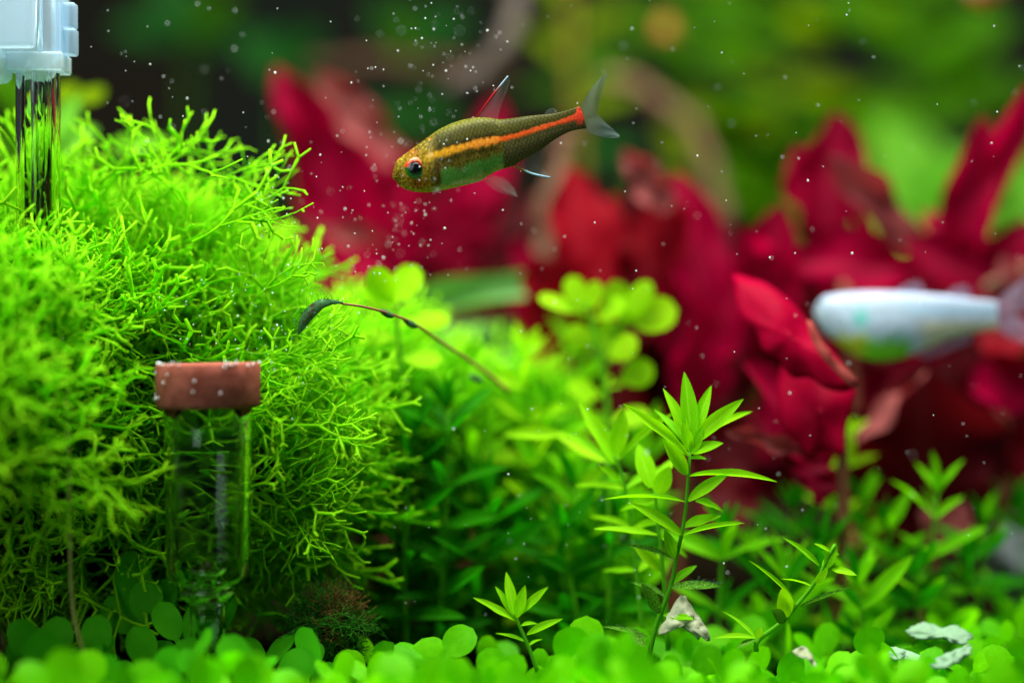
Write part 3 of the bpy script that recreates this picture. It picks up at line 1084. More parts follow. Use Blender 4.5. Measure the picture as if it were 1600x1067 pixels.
def eye(parent, cx, cyy, conv, r, Yc, side, irisf, prat=0.52, Yd=0.0):
    """iris dome with painted rim colour, black pupil, wet clear bulge"""
    p = P(*conv(cx, cyy), Yd)
    c = Vector((p.x, Yc, p.z))
    vs, fs, cols = [], [], []
    nr_, ns_ = 14, 40
    for i in range(nr_ + 1):
        f = i / nr_
        for k in range(ns_):
            a = 2 * math.pi * k / ns_
            rr = f * r
            vs.append(Vector((c.x + rr * math.cos(a), c.y + side * (0.32 * r * math.sqrt(max(0, 1 - f * f * 0.98))), c.z + rr * math.sin(a))))
            cols.append(irisf(f, a))
    for i in range(nr_):
        for k in range(ns_):
            k2 = (k + 1) % ns_
            fs.append((i * ns_ + k, i * ns_ + k2, (i + 1) * ns_ + k2, (i + 1) * ns_ + k))
    e = world_part('eye', vs, fs, M['attr'], parent, colors=np.array(cols))
    vs2, cols2 = [], []
    for i in range(nr_ + 1):
        f = i / nr_
        for k in range(ns_):
            a = 2 * math.pi * k / ns_
            rr = f * r * prat
            vs2.append(Vector((c.x + 0.05 * r + rr * math.cos(a), c.y + side * (0.30 * r + 0.12 * r * math.sqrt(max(0, 1 - f * f))), c.z + rr * math.sin(a))))
            cols2.append((0.003, 0.004, 0.006))
    pu = world_part('pupil', vs2, fs, M['attr'], e, colors=np.array(cols2))
    return e


def glow_iris(f, a):
    up = math.sin(a)
    if f < 0.56:
        c = srgb(170, 180, 170) if f > 0.50 else srgb(10, 10, 12)
    elif up > 0.12:
        hot = min(1, (f - 0.56) / 0.3)
        c = srgb(60, 40, 30) * (1 - hot) + srgb(226, 52, 22) * hot
        if 0.78 < f < 0.9 and up > 0.5:
            c = srgb(250, 128, 80)  # painted highlight arc on the upper iris
    else:
        c = srgb(14, 40, 20) * (1 - min(1, (f - .56) / .3)) + srgb(40, 120, 40) * min(1, (f - .56) / .3)
        if up > -0.25:
            c = c * 0.6
    return c


eye(fish, 264, 662, cf, 62 * K * PXMM, -2.0, -1, glow_iris, 0.47)
eye(fish, 264, 662, cf, 62 * K * PXMM, 2.0, 1, glow_iris, 0.47)

# ------------------------------------------------------------------ silvery white fish, further back
K2 = 380 / 1600.0


def cw(cx, cyy):
    return 1220 + cx * K2, 400 + cyy * K2


def white_colour(CR, L):
    x, y, u, v = CR[:, 0], CR[:, 1], CR[:, 2], CR[:, 3]
    n = fbm(x, y, 0.012, 3)
    c = np.tile(srgb(192, 216, 238), (len(x), 1))

    def blend(c, w, colour):
        return c * (1 - w[:, None]) + np.asarray(colour)[None, :] * w[:, None]
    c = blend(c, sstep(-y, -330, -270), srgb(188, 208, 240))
    c = blend(c, sstep(x, 820, 1000) * sstep(y, 400, 470), srgb(225, 225, 190))
    c = blend(c, sstep(y + n * 20, 510, 590) * (1 - sstep(x, 800, 880)), srgb(140, 225, 50))
    c = blend(c, sstep(y + n * 20, 480, 560) * (1 - sstep(x, 500, 580)) * sstep(x, 300, 380), srgb(210, 225, 60))
    c = blend(c, np.exp(-(((x - 510) / 45) ** 2 + ((y - 410) / 60) ** 2)) * 0.95, srgb(90, 220, 205))
    c = blend(c, np.exp(-(((x - 740) / 100) ** 2 + ((y - 540) / 40) ** 2)) * 0.7, srgb(110, 175, 150))
    c = blend(c, np.exp(-((y - 350 - 0.02 * (x - 900)) / 18) ** 2) * sstep(x, 700, 900) * 0.7, srgb(150, 205, 235))
    su, sv = u / 42, v / 34
    row = np.floor(sv)
    fu = (su + 0.5 * (row % 2)) % 1.0 - 0.5
    fv = sv - row - 0.5
    e = np.sqrt((fu * 1.1 + 0.25) ** 2 + fv ** 2)
    edge = sstep(e, 0.42, 0.62)
    c = c * (1 - 0.22 * edge)[:, None]
    return np.clip(c * np.interp(y, [230, 330, 430, 560, 690], [0.74, 0.92, 1.05, 1.12, 1.15])[:, None], 0, 0.98), 1 - edge * 0.6  # back darkened, belly brightened in colour for missing light from below


WT = [(215, 365), (230, 310), (280, 265), (380, 243), (540, 230), (700, 230), (860, 240), (1000, 250), (1120, 262), (1250, 280), (1420, 300)]
WB = [(216, 380), (240, 440), (300, 510), (380, 580), (480, 650), (580, 685), (680, 690), (780, 676), (880, 640), (1000, 590), (1120, 540), (1260, 505), (1425, 480)]
WY = 44.0
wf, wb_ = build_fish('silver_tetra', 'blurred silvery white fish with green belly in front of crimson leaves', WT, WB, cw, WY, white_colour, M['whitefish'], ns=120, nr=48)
fin('dorsal_fin', [(760, 236), (800, 205), (850, 180), (900, 165)], [(930, 248), (940, 225), (935, 200), (915, 172)], cw, WY, M['fin_lilac'], wf)
fin('adipose_fin', [(1080, 260), (1120, 225), (1170, 200), (1215, 195)], [(1240, 280), (1250, 260), (1245, 235), (1225, 200)], cw, WY, M['fin_lilac'], wf)
fin('tail_fin_lobe', [(1420, 300), (1480, 240), (1560, 180), (1640, 120)], [(1424, 390), (1540, 388), (1625, 330), (1670, 140)], cw, WY, M['fin_lilac'], wf)
fin('tail_fin_lobe', [(1424, 390), (1540, 392), (1625, 450), (1670, 560)], [(1424, 482), (1480, 520), (1560, 560), (1640, 580)], cw, WY, M['fin_lilac'], wf)
fin('anal_fin', [(880, 640), (930, 670), (980, 672), (1010, 660)], [(1240, 508), (1262, 530), (1255, 556), (1225, 580)], cw, WY, M['fin_lilac'], wf)


def dull_iris(f, a):
    return srgb(10, 12, 14) if f < 0.5 else srgb(170, 200, 205)


eye(wf, 345, 372, cw, 1.0, WY - 1.75, -1, dull_iris, 0.4, WY)
eye(wf, 345, 372, cw, 1.0, WY + 1.75, 1, dull_iris, 0.4, WY)

# a third fish only shows its orange belly under the top edge of the picture
TT = [(1488, -55), (1500, -75), (1525, -82), (1550, -78), (1580, -66), (1640, -52)]
TB = [(1488, -50), (1496, -20), (1515, 8), (1538, 18), (1562, 0), (1640, -36)]


def orange_colour(CR, L):
    x, y = CR[:, 0], CR[:, 1]
    c = np.tile(srgb(190, 190, 150), (len(x), 1))
    w = sstep(y, -20, 2)
    c = c * (1 - w[:, None]) + srgb(214, 110, 62)[None, :] * w[:, None]
    return c, np.zeros(len(x))


K_save = K
K = 1.0
of, _ = build_fish('orange_bellied_fish', 'blurred fish with orange belly at the water above the pale leaves', TT, TB, lambda a, b: (a, b), 95.0, orange_colour, M['whitefish'], ns=60, nr=32)
fin('tail_fin', [(1640, -52), (1660, -66), (1680, -76), (1700, -80)], [(1640, -36), (1660, -28), (1680, -16), (1700, -10)], lambda a, b: (a, b), 95.0, M['fin_lilac'], of)
eye(of, 1512, -40, lambda a, b: (a, b), 1.1, 92.2, -1, dull_iris, 0.4, 95.0)
K = K_save

# ------------------------------------------------------------------ stem plants
def stalk_part(path, r0, r1, mat, parent, seg=7, n=16, name='stem'):
    pth = smooth_path(path, n)
    vs, fs = tube(pth, [r0 + (r1 - r0) * i / n for i in range(n + 1)], seg)
    return world_part(name, vs, fs, M[mat], parent)


def hand_plant(name, label, cat, stems, lvs, conv, Y, group=None, stalk='stalk', sr=0.42, key='steml'):
    """leaves: (base, tip, width px, roll, dY base, dY tip[, key]) in crop pixels"""
    base = P(*conv(*stems[0][0][:2]), Y)
    t = thing(name, base, label, cat, group)
    for st in stems:
        stalk_part([P(*conv(p[0], p[1]), Y + (p[2] if len(p) > 2 else 0)) for p in st], sr, sr * 0.6, stalk, t)
    for l in lvs:
        b, tp, w, roll, y0, y1 = l[:6]
        k = l[6] if len(l) > 6 else key
        place_leaf(k, P(*conv(*b), Y + y0), P(*conv(*tp), Y + y1), w * 1.12, roll, t)
    return t


c6 = lambda x, y: (740 + x / 2.105, 560 + y / 2.105)
U6 = 0.1 / 2.105
W6 = lambda w: w * U6
main_leaves = [
    ((705, 388), (990, 352), W6(30), 72, 0, -2), ((702, 382), (630, 268), W6(52), 15, -0.3, -3), ((706, 468), (826, 370), W6(42), 30, -0.3, -2.5),
    ((695, 472), (438, 416), W6(34), 70, -0.2, -2), ((684, 578), (522, 466), W6(46), 35, -0.3, -3.5), ((688, 582), (884, 518), W6(28), 72, -0.2, -1),
    ((690, 556), (818, 500), W6(44), 40, 0.5, 4), ((730, 470), (835, 488), W6(40), 50, 1, 6),
    ((660, 655), (632, 565), W6(40), 10, -0.4, -2.5), ((664, 645), (690, 585), W6(26), 25, 0.2, 2),
    ((655, 658), (506, 598), W6(20), 65, -0.2, -2, 'alg'), ((648, 752), (810, 738), W6(40), 55, -0.3, -3, 'alg'),
    ((650, 742), (735, 666), W6(30), 30, 0.4, 3), ((614, 836), (548, 738), W6(46), 20, -0.4, -2.5, 'alg'),
    ((625, 842), (722, 850), W6(34), 55, -0.4, -5), ((572, 916), (430, 872), W6(34), 60, -0.2, -2, 'alg'), ((505, 885), (565, 948), W6(42), 30, -1.4, -3, 'alg'),
    ((640, 790), (520, 720), W6(26), 60, 0.3, 4, 'alg'),
    # crown
    ((716, 290), (702, 38), W6(60), 8, 0, 1.5), ((718, 285), (774, 80), W6(48), 25, 0.3, 2.5), ((710, 285), (636, 92), W6(46), 18, 0, 0.5),
    ((722, 280), (868, 126), W6(54), 30, -0.3, -3), ((725, 275), (912, 146), W6(34), 55, 0.6, 7), ((706, 320), (512, 138), W6(38), 30, -0.3, -2),
    ((712, 300), (600, 150), W6(40), 35, 0.8, 6), ((716, 310), (808, 268), W6(44), 45, -0.3, -3), ((712, 330), (772, 320), W6(24), 55, 0.2, 4),
    ((716, 300), (740, 120), W6(40), 50, 0.6, 4), ((714, 300), (672, 130), W6(36), 45, 0.7, 4), ((714, 305), (690, 215), W6(40), 0, -0.6, -2), ((716, 310), (752, 225), W6(40), 10, -0.6, -1.5),
]
hand_plant('stem_plant', 'tall light green plant with narrow whorled leaves, pale withered leaf at its foot', 'plant',
           [[(575, 990), (600, 880), (650, 745), (668, 650), (688, 560), (700, 470), (712, 300)]], main_leaves, c6, 0.0)

second = [
    ((465, 345), (352, 122), W6(56), 20, 0, 2), ((466, 320), (492, 172), W6(62), 5, -0.5, -2), ((460, 350), (286, 205), W6(36), 45, 0, 4),
    ((478, 335), (632, 155), W6(28), 55, 0, -3), ((480, 400), (420, 352), W6(34), 40, 0, -3), ((470, 350), (430, 190), W6(46), 35, 0.8, 5),
    ((500, 430), (330, 400), W6(40), 55, 0, 3), ((500, 430), (640, 330), W6(40), 50, 1, 7), ((520, 560), (380, 500), W6(40), 55, 1, 6), ((520, 560), (640, 520), W6(36), 55, 0, -4),
    ((540, 700), (420, 690), W6(36), 60, 0, 3), ((545, 700), (620, 620), W6(36), 40, 1, 6),
]
hand_plant('stem_plant', 'shorter light green plant just behind the tall whorled one', 'plant',
           [[(560, 960), (530, 650), (500, 430), (466, 320)]], second, c6, 13.0)
third = [
    ((582, 425), (544, 270), W6(66), 8, 0, 2), ((604, 445), (642, 360), W6(60), 5, -0.4, -2), ((590, 430), (660, 300), W6(40), 40, 1, 6),
    ((610, 582), (398, 545), W6(40), 62, 0, -2), ((612, 585), (720, 640), W6(40), 50, 0, 3), ((620, 700), (540, 610), W6(46), 25, 0, -3, 'stemy'), ((605, 470), (470, 480), W6(44), 50, 0, 3),
]
hand_plant('stem_plant', 'slender light green plant half hidden by the tall whorled one', 'plant',
           [[(640, 960), (625, 720), (608, 560), (596, 430)]], third, c6, 8.0)

c7 = lambda x, y: (560 + x / 2.963, 860 + y / 2.963)
W7 = lambda w: w * 0.1 / 2.963
small = [
    ((725, 322), (540, 208), W7(46), 45, 0, -2), ((722, 305), (638, 160), W7(40), 30, 0, 1), ((718, 295), (690, 92), W7(50), 12, 0, 1.5),
    ((734, 310), (766, 162), W7(56), 15, -0.3, -1), ((745, 295), (872, 163), W7(46), 35, 0, -1.5), ((780, 388), (928, 302), W7(42), 40, 0, -2),
    ((755, 348), (836, 316), W7(30), 55, 0.5, 4), ((772, 422), (636, 366), W7(34), 60, 0, 2), ((790, 440), (850, 390), W7(24), 60, 0, 3), ((728, 300), (745, 170), W7(46), 40, 0.5, 3),
]
hand_plant('stem_plant', 'tiny spiky green shoot rising alone from dark gap in the carpet', 'plant',
           [[(830, 560), (790, 450), (738, 330), (726, 290)]], small, c7, 1.0, sr=0.36)
c8 = lambda x, y: (1100 + x / 3.2, 780 + y / 3.2)
W8 = lambda w: w * 0.1 / 3.2
rsm = [
    ((466, 528), (272, 280), W8(34), 55, 0, -2), ((480, 536), (752, 444), W8(26), 70, 0, -1, 'alg'), ((576, 332), (424, 178), W8(44), 40, 0, -1.5),
    ((612, 345), (655, 218), W8(60), 15, -0.2, -0.5), ((596, 360), (640, 250), W8(46), 30, 0.3, 1.5), ((632, 262), (562, 212), W8(28), 50, 0, -1), ((640, 350), (760, 366), W8(44), 45, 0, -2),
    ((560, 420), (616, 350), W8(44), 10, -0.4, -1.4), ((640, 260), (684, 272), W8(20), 40, 0, 1), ((545, 438), (388, 366), W8(18), 60, 0.2, 3),
    ((410, 592), (395, 436), W8(86), 5, -0.3, -2, 'stemy'), ((406, 612), (336, 548), W8(64), 15, -0.6, -2.5, 'alg'),
    ((258, 695), (112, 530), W8(36), 55, 0.3, 2), ((252, 692), (66, 662), W8(44), 60, 0, -3), ((270, 690), (285, 640), W8(40), 10, -0.3, -0.6, 'stemy'), ((255, 700), (165, 735), W8(40), 50, -0.3, -3, 'alg'),
]
hand_plant('stem_plant', 'leaning thin green shoot with one algae fringed leaf beside pale bleached scraps', 'plant',
           [[(262, 760), (270, 705), (380, 620), (465, 528), (552, 420), (612, 310), (655, 225)]], rsm, c8, 0.0, sr=0.42)


def whorl_plant(px, py_top, Y, label, key, rr, height=None, leaf_len=11, leaf_w=2.6, group=None, lean=None, spacing=8.0, sr=0.45, stalk='stalk', per=4, crown=6):
    top = P(px, py_top, Y)
    zb_ = soil_z(top.x, Y)
    h = top.z - zb_
    lx = rr.uniform(-0.12, 0.12) * h if lean is None else lean * h
    ly = rr.uniform(-0.06, 0.06) * h
    base = Vector((top.x - lx, Y - ly, zb_))
    t = thing('stem_plant', base, label, 'plant', group)
    path = [base, base.lerp(top, 0.5) + Vector((rr.uniform(-1.5, 1.5), rr.uniform(-1, 1), 0)), top]
    sp = smooth_path(path, 16)
    vs, fs = tube(sp, [sr * (1 - 0.45 * i / 16) for i in range(17)], 6)
    world_part('stem', vs, fs, M[stalk], t)
    d = 0.0
    a0 = rr.random() * 6.28
    while d < h * 0.9:
        f = 1 - d / h
        p = sp[min(16, max(0, int(round(f * 16))))]
        p = base.lerp(top, f) + (p - base.lerp(top, round(f * 16) / 16))
        n_ = crown if d == 0 else per
        el0 = 62 if d == 0 else (38 - min(30, d * 0.9))
        for k in range(n_):
            a = a0 + 6.283 * k / n_ + rr.uniform(-0.3, 0.3)
            el = R(el0 + rr.uniform(-16, 16))
            ll = leaf_len * rr.uniform(0.7, 1.15) * (0.75 if d == 0 else 1)
            dv = Vector((math.cos(a) * math.cos(el), math.sin(a) * math.cos(el), math.sin(el)))
            dr = dv * ll
            place_leaf(key if not isinstance(key, (tuple, list)) else rr.choice(key), p, p + dr, leaf_w * rr.uniform(0.8, 1.25) * ll / leaf_len, rr.uniform(35, 80), t, rnd=rr)
        a0 += 0.8
        d += spacing * rr.uniform(0.7, 1.2) * (0.55 if d == 0 else 1)
    return t


rp = random.Random(77)
# greenery behind the diffuser and the first plants: middle of the picture
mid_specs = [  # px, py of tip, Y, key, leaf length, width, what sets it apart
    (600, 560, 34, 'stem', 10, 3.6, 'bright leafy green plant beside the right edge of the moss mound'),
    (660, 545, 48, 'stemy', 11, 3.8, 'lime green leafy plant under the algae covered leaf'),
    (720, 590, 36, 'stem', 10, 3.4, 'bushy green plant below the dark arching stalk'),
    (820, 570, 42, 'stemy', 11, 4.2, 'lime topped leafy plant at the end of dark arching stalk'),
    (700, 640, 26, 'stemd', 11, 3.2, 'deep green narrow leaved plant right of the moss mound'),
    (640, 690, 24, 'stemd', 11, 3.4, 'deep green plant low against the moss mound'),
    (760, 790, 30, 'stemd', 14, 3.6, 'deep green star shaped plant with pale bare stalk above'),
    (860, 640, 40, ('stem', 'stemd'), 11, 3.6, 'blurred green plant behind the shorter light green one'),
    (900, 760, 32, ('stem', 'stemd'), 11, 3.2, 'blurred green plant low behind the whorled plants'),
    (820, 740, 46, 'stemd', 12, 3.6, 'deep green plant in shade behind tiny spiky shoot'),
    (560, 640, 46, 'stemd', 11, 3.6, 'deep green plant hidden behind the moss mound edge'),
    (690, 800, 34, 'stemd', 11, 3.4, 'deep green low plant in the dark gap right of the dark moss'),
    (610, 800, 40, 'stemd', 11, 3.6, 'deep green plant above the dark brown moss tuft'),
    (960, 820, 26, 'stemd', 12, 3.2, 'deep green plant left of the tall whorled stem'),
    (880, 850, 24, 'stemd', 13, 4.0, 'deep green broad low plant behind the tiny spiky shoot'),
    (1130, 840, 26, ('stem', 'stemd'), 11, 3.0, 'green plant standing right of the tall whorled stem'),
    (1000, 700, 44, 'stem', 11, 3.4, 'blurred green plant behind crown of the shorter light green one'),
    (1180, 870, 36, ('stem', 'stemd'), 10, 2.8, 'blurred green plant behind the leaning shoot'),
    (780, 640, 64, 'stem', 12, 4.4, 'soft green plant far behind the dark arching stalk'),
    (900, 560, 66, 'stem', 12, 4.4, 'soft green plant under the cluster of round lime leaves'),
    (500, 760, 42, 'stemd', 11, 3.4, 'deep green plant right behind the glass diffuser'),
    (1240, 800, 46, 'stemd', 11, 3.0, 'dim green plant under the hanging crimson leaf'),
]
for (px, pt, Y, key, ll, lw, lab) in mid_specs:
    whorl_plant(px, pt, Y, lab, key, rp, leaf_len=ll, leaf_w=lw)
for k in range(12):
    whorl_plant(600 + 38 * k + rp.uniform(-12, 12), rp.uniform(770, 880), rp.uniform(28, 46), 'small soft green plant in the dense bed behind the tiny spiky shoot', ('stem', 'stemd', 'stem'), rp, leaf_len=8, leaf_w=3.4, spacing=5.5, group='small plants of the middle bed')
right_specs = [
    (1465, 770, 34, ('stem', 'stem'), 10, 3.0, 'yellow green shoot with long raised leaves before the maroon leaf'),
    (1320, 690, 46, 'stemy', 8, 3.2, 'small lime shoot tip against the crimson leaves'),
    (1350, 790, 44, ('stem', 'stemd'), 9, 3.4, 'blurred green plant left of the yellow green shoot'),
    (1390, 830, 38, ('stem', 'stemd'), 9, 3.6, 'leafy green plant before the dark maroon leaf'),
    (1540, 830, 46, ('stem', 'stemd'), 10, 3.2, 'green plant beside the grey rock'),
    (1590, 800, 62, 'stemd', 10, 3.2, 'dim green plant behind the grey rock'),
    (1280, 870, 30, ('stem', 'stemd'), 11, 3.2, 'green plant right of the leaning shoot'),
    (1430, 900, 30, 'stemd', 10, 3.0, 'low green plant above the bleached leaf'),
    (1510, 880, 40, 'stemd', 10, 3.2, 'deep green low plant left of the grey rock'),
    (1230, 910, 24, ('stem', 'stemd'), 12, 3.2, 'low green plant behind foot of the leaning shoot'),
    (1340, 920, 22, ('stem', 'stemd'), 11, 3.0, 'low narrow leaved plant among the round carpet leaves'),
]
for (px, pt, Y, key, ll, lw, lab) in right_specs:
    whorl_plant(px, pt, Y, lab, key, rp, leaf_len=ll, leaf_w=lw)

# bare pale stalk in the middle, wavy lime leaf, round leaved stems
st = [P(752, 960, 40), P(755, 860, 40), P(762, 780, 40), P(763, 690, 40)]
vs, fs = tube(smooth_path(st, 14), [0.5 - 0.02 * i for i in range(15)], 7)
tag(world_part('bare_stalk', vs, fs, M['palestem']), 'pale bare stalk standing upright in the dark middle greenery', 'stalk')

wl = thing('wavy_leaf_plant', P(949, 800, 24), 'wavy lime green leaf arching left from the shorter light green plant', 'plant')
stalk_part([P(949, 980, 24), P(952, 850, 24), P(949, 717, 24)], 0.4, 0.3, 'stalk', wl)
for (a, b, w) in (((949, 722), (870, 676), 3.4), ((882, 680), (786, 676), 3.0), ((945, 735), (900, 760), 3.2)):
    place_leaf('stemy', P(*a, 24), P(*b, 26), w, 38, wl)

for (lab, stem, lvs, Y) in (
    ('lime green sprout with paired round leaves above the algae covered leaf', [(625, 720), (628, 600), (620, 500), (614, 478)],
     [((616, 478), (578, 420), 5.2, 10), ((614, 480), (650, 414), 5.4, 8), ((612, 490), (570, 446), 3.6, 30), ((622, 505), (705, 488), 4.6, 35), ((624, 530), (560, 520), 4.0, 40), ((626, 560), (690, 560), 4.2, 40)], 26),
    ('cluster of round yellow green leaves before the scarlet leaves', [(960, 760), (950, 640), (935, 540), (915, 470)],
     [((915, 492), (842, 460), 3.0, 30), ((912, 494), (892, 430), 4.4, 10), ((918, 490), (932, 440), 3.6, 25), ((925, 500), (975, 468), 4.4, 25), ((935, 560), (962, 505), 6.0, 5), ((925, 550), (892, 512), 4.4, 10),
      ((970, 505), (960, 438), 5.4, 15), ((972, 505), (1058, 482), 6.6, 15), ((968, 508), (1010, 440), 5.0, 30), ((965, 600), (1020, 570), 5.4, 10), ((940, 620), (890, 600), 4.6, 35), ((945, 560), (990, 530), 5.0, 25), ((950, 660), (1010, 640), 4.6, 40)], 40),
):
    t = thing('round_leaf_plant', P(*stem[0], Y), lab, 'plant')
    stalk_part([P(*p, Y) for p in stem], 0.5, 0.35, 'stalk', t)
    if Y == 40:
        stalk_part([P(940, 570, Y), P(958, 530, Y), P(970, 500, Y)], 0.4, 0.3, 'stalk', t)
    for (a, b, w, roll) in lvs:
        place_leaf('roundy', P(*a, Y), P(*b, Y + rp.uniform(-4, 3)), w, roll, t)

# broad pale leaves far behind the sprout
bl = thing('broad_leaf_plant', P(900, 640, 74), 'broad dull blue green leaves behind the round leaf sprout', 'plant')
stalk_part([P(905, 700, 74), P(900, 600, 74), P(890, 540, 74)], 0.7, 0.5, 'stalk', bl)
for (a, b, w, roll) in (((890, 450), (560, 480), 6.0, 40), ((900, 560), (640, 500), 11.0, 30), ((905, 580), (700, 590), 9.0, 45), ((890, 545), (900, 430), 6.0, 40), ((895, 560), (1000, 560), 8, 45)):
    place_leaf('blue', P(*a, 74), P(*b, 70), w, roll, bl)

# ------------------------------------------------------------------ dark algae covered leaf on its arching stalk
al = thing('algae_leaf', P(790, 602, 30), 'dark algae covered curling leaf on thin arching stalk', 'leaf')
pth = [P(795, 612, 30), P(750, 575, 26), P(690, 535, 18), P(640, 502, 10), P(580, 482, 3), P(532, 474, 0)]
vs, fs = tube(smooth_path(pth, 24), [0.34 - 0.18 * i / 24 for i in range(25)], 7)
world_part('stalk', vs, fs, M['redstalk'], al)
ctr = smooth_path([P(536, 473, 0), P(518, 472, -0.4), P(500, 476, -1.0), P(484, 490, -1.2), P(473, 506, -1.0), P(466, 523, -0.6)], 18)
wid = [0.3, 0.5, 0.8, 1.0, 1.25, 1.5, 1.75, 1.95, 2.1, 2.2, 2.25, 2.2, 2.1, 1.95, 1.75, 1.5, 1.15, 0.75, 0.25]
V, F, UV = [], [], []
for i, p in enumerate(ctr):
    d = ctr[min(i + 1, 18)] - ctr[max(i - 1, 0)]
    d, s, n = frame(d, Vector((0.1, -1, 0.35)))
    for j in range(7):
        q = j / 6 * 2 - 1
        V.append(p + s * (q * wid[i] * 0.42) + n * (0.35 * wid[i] * (1 - q * q) * 0.5 + 0.06 * math.sin(i * 1.9 + j * 2.3)))
        UV.append((i / 18, j / 6))
for i in range(18):
    for j in range(6):
        a = i * 7 + j
        F.append((a, a + 1, a + 8, a + 7))
blade = world_part('blade', V, F, M['blackalgae'], al, uvs=UV)


def algae_hairs(parent, pts, n, rr, lo=0.5, hi=1.8):
    """fine algae threads along an edge, joined"""
    V, F = [], []
    for _ in range(n):
        i = rr.randrange(len(pts) - 1)
        p = pts[i].lerp(pts[i + 1], rr.random())
        d = Vector((rr.gauss(0, 1), rr.gauss(0, 0.6), rr.gauss(0, 1))).normalized()
        ln = rr.uniform(lo, hi)
        k = Vector((rr.gauss(0, .3), rr.gauss(0, .3), rr.gauss(0, .3)))
        vv, ff = tube([p, p + d * ln * 0.5 + k * 0.3, p + d * ln + k], [0.035, 0.03, 0.015], 3)
        o = len(V)
        V += vv
        F += [tuple(a + o for a in f) for f in ff]
    o = world_part('algae_threads', V, F, M['blackalgae'], parent)
    return tag(o, kind='stuff')


algae_hairs(al, [v for i, v in enumerate(V) if i % 7 in (0, 6)][::2], 70, rp)
for (px, py, Yk) in ((604, 490, 6), (642, 506, 10), (744, 592, 26)):
    bmv, bmf = lathe([(0.02, -0.9), (0.6, -0.5), (0.8, 0.1), (0.5, 0.6), (0.02, 0.8)], 10)
    c = P(px, py, Yk)
    m_ = Vector(c)
    vv = [Vector((v.z * 1.5, v.y * 0.8, v.x * 0.8 - v.z * 0.6)) + m_ for v in bmv]
    world_part('algae_knot', vv, bmf, M['blackalgae'], al)
mp = [o for o in bpy.data.objects if o.get('label', '').startswith('tall light green plant')][0]
algae_hairs(mp, [P(*c6(x, y), -2.6) for x, y in ((690, 745), (740, 725), (790, 735), (808, 740))], 40, rp, 0.3, 1.0)
algae_hairs(mp, [P(*c6(x, y), -2) for x, y in ((506, 598), (560, 622), (630, 650))], 25, rp, 0.2, 0.7)
algae_hairs(mp, [P(*c6(x, y), -2) for x, y in ((430, 872), (480, 875), (540, 900), (580, 930))], 30, rp, 0.2, 0.8)

def scrap(name, label, outline, Y, mat, tilt=0.0, bulge=1.5, thick=0.12, parent=None, xt=0.0, rag=1.0, wob=1.3, wf=0.09):
    """torn leaf: outline in photo pixels, domed, ragged edge, real thickness"""
    pts = smooth_path([Vector((p[0], p[1], 0)) for p in outline] + [Vector((outline[0][0], outline[0][1], 0))], 54)[:-1]
    c = sum((p for p in pts), Vector()) / len(pts)
    rr = random.Random(int(c.x))
    V, F, UV = [], [], []
    nr_ = 6
    n = len(pts)
    for i in range(nr_ + 1):
        f = i / nr_
        for k, p in enumerate(pts):
            q = c.lerp(p, f)
            if i == nr_:
                q += (p - c) * rr.uniform(-0.07, 0.05) * rag
            w = P(q.x, q.y, Y)
            w.y += -bulge * (1 - f * f) + tilt * (q.y - c.y) * PXMM + xt * (q.x - c.x) * PXMM + wob * mnoise.noise(Vector((q.x * wf, q.y * wf, 2)))
            V.append(w)
            UV.append((f, 0.0))
    for i in range(nr_):
        for k in range(n):
            k2 = (k + 1) % n
            F.append((i * n + k, i * n + k2, (i + 1) * n + k2, (i + 1) * n + k))
    o = world_part(name, V, F, M[mat], parent, uvs=UV)
    md = o.modifiers.new('thickness', 'SOLIDIFY')
    md.thickness = thick * MM
    return o if parent else tag(o, label, 'withered leaf')



# ------------------------------------------------------------------ red plants
def red_plant(label, base_px, Y, lvs, stem_top=None):
    b = P(*base_px, Y)
    b.z = soil_z(b.x, Y)
    t = thing('red_plant', b, label, 'plant', None)
    top = P(*(stem_top or base_px), Y)
    stalk_part([b, b.lerp(top, 0.5) + Vector((1.5, 0, 0)), top], 1.3, 0.9, 'redstalk', t)
    for (key, a, c, w, roll, y0, y1) in lvs:
        s = (CAMD + Y + (y0 + y1) / 2) / CAMD * PXMM
        place_leaf(key, P(*a, Y + y0), P(*c, Y + y1), w * s, roll, t, rnd=rp)
    return t


red_plant('crimson plant behind the moss with two tall arching leaves', (590, 470), 102, [
    ('crimson', (565, 440), (452, 100), 120, 18, 0, -6), ('crimson', (520, 330), (455, 130), 95, 30, 4, -8), ('crimson', (610, 400), (600, 190), 110, 20, 2, 2), ('pink', (615, 260), (498, 108), 60, 40, 0, -5), ('crimson', (600, 330), (530, 120), 90, 35, 4, 4),
    ('crimson', (600, 430), (392, 388), 120, 40, -4, -10), ('pink', (610, 385), (420, 368), 34, 50, -10, -14), ('crimson', (560, 460), (400, 350), 110, 35, 4, 0),
    ('crimson', (600, 440), (640, 230), 100, 30, 2, 0), ('crimson', (590, 450), (500, 300), 130, 15, 4, 6)], (590, 420))
red_plant('dark maroon plant below the orange striped fish', (720, 480), 122, [
    ('maroon', (700, 450), (640, 250), 130, 20, 0, 0), ('maroon', (720, 450), (820, 290), 150, 25, 0, 4), ('crimson', (740, 420), (762, 150), 95, 25, 6, 8), ('crimson', (700, 440), (590, 340), 110, 35, -4, -8),
    ('maroon', (730, 460), (860, 380), 120, 35, -4, -8), ('crimson', (720, 430), (690, 300), 120, 20, -4, -4), ('maroon', (720, 480), (600, 440), 110, 40, -8, -14), ('maroon', (740, 480), (840, 470), 110, 40, -8, -10)], (720, 430))
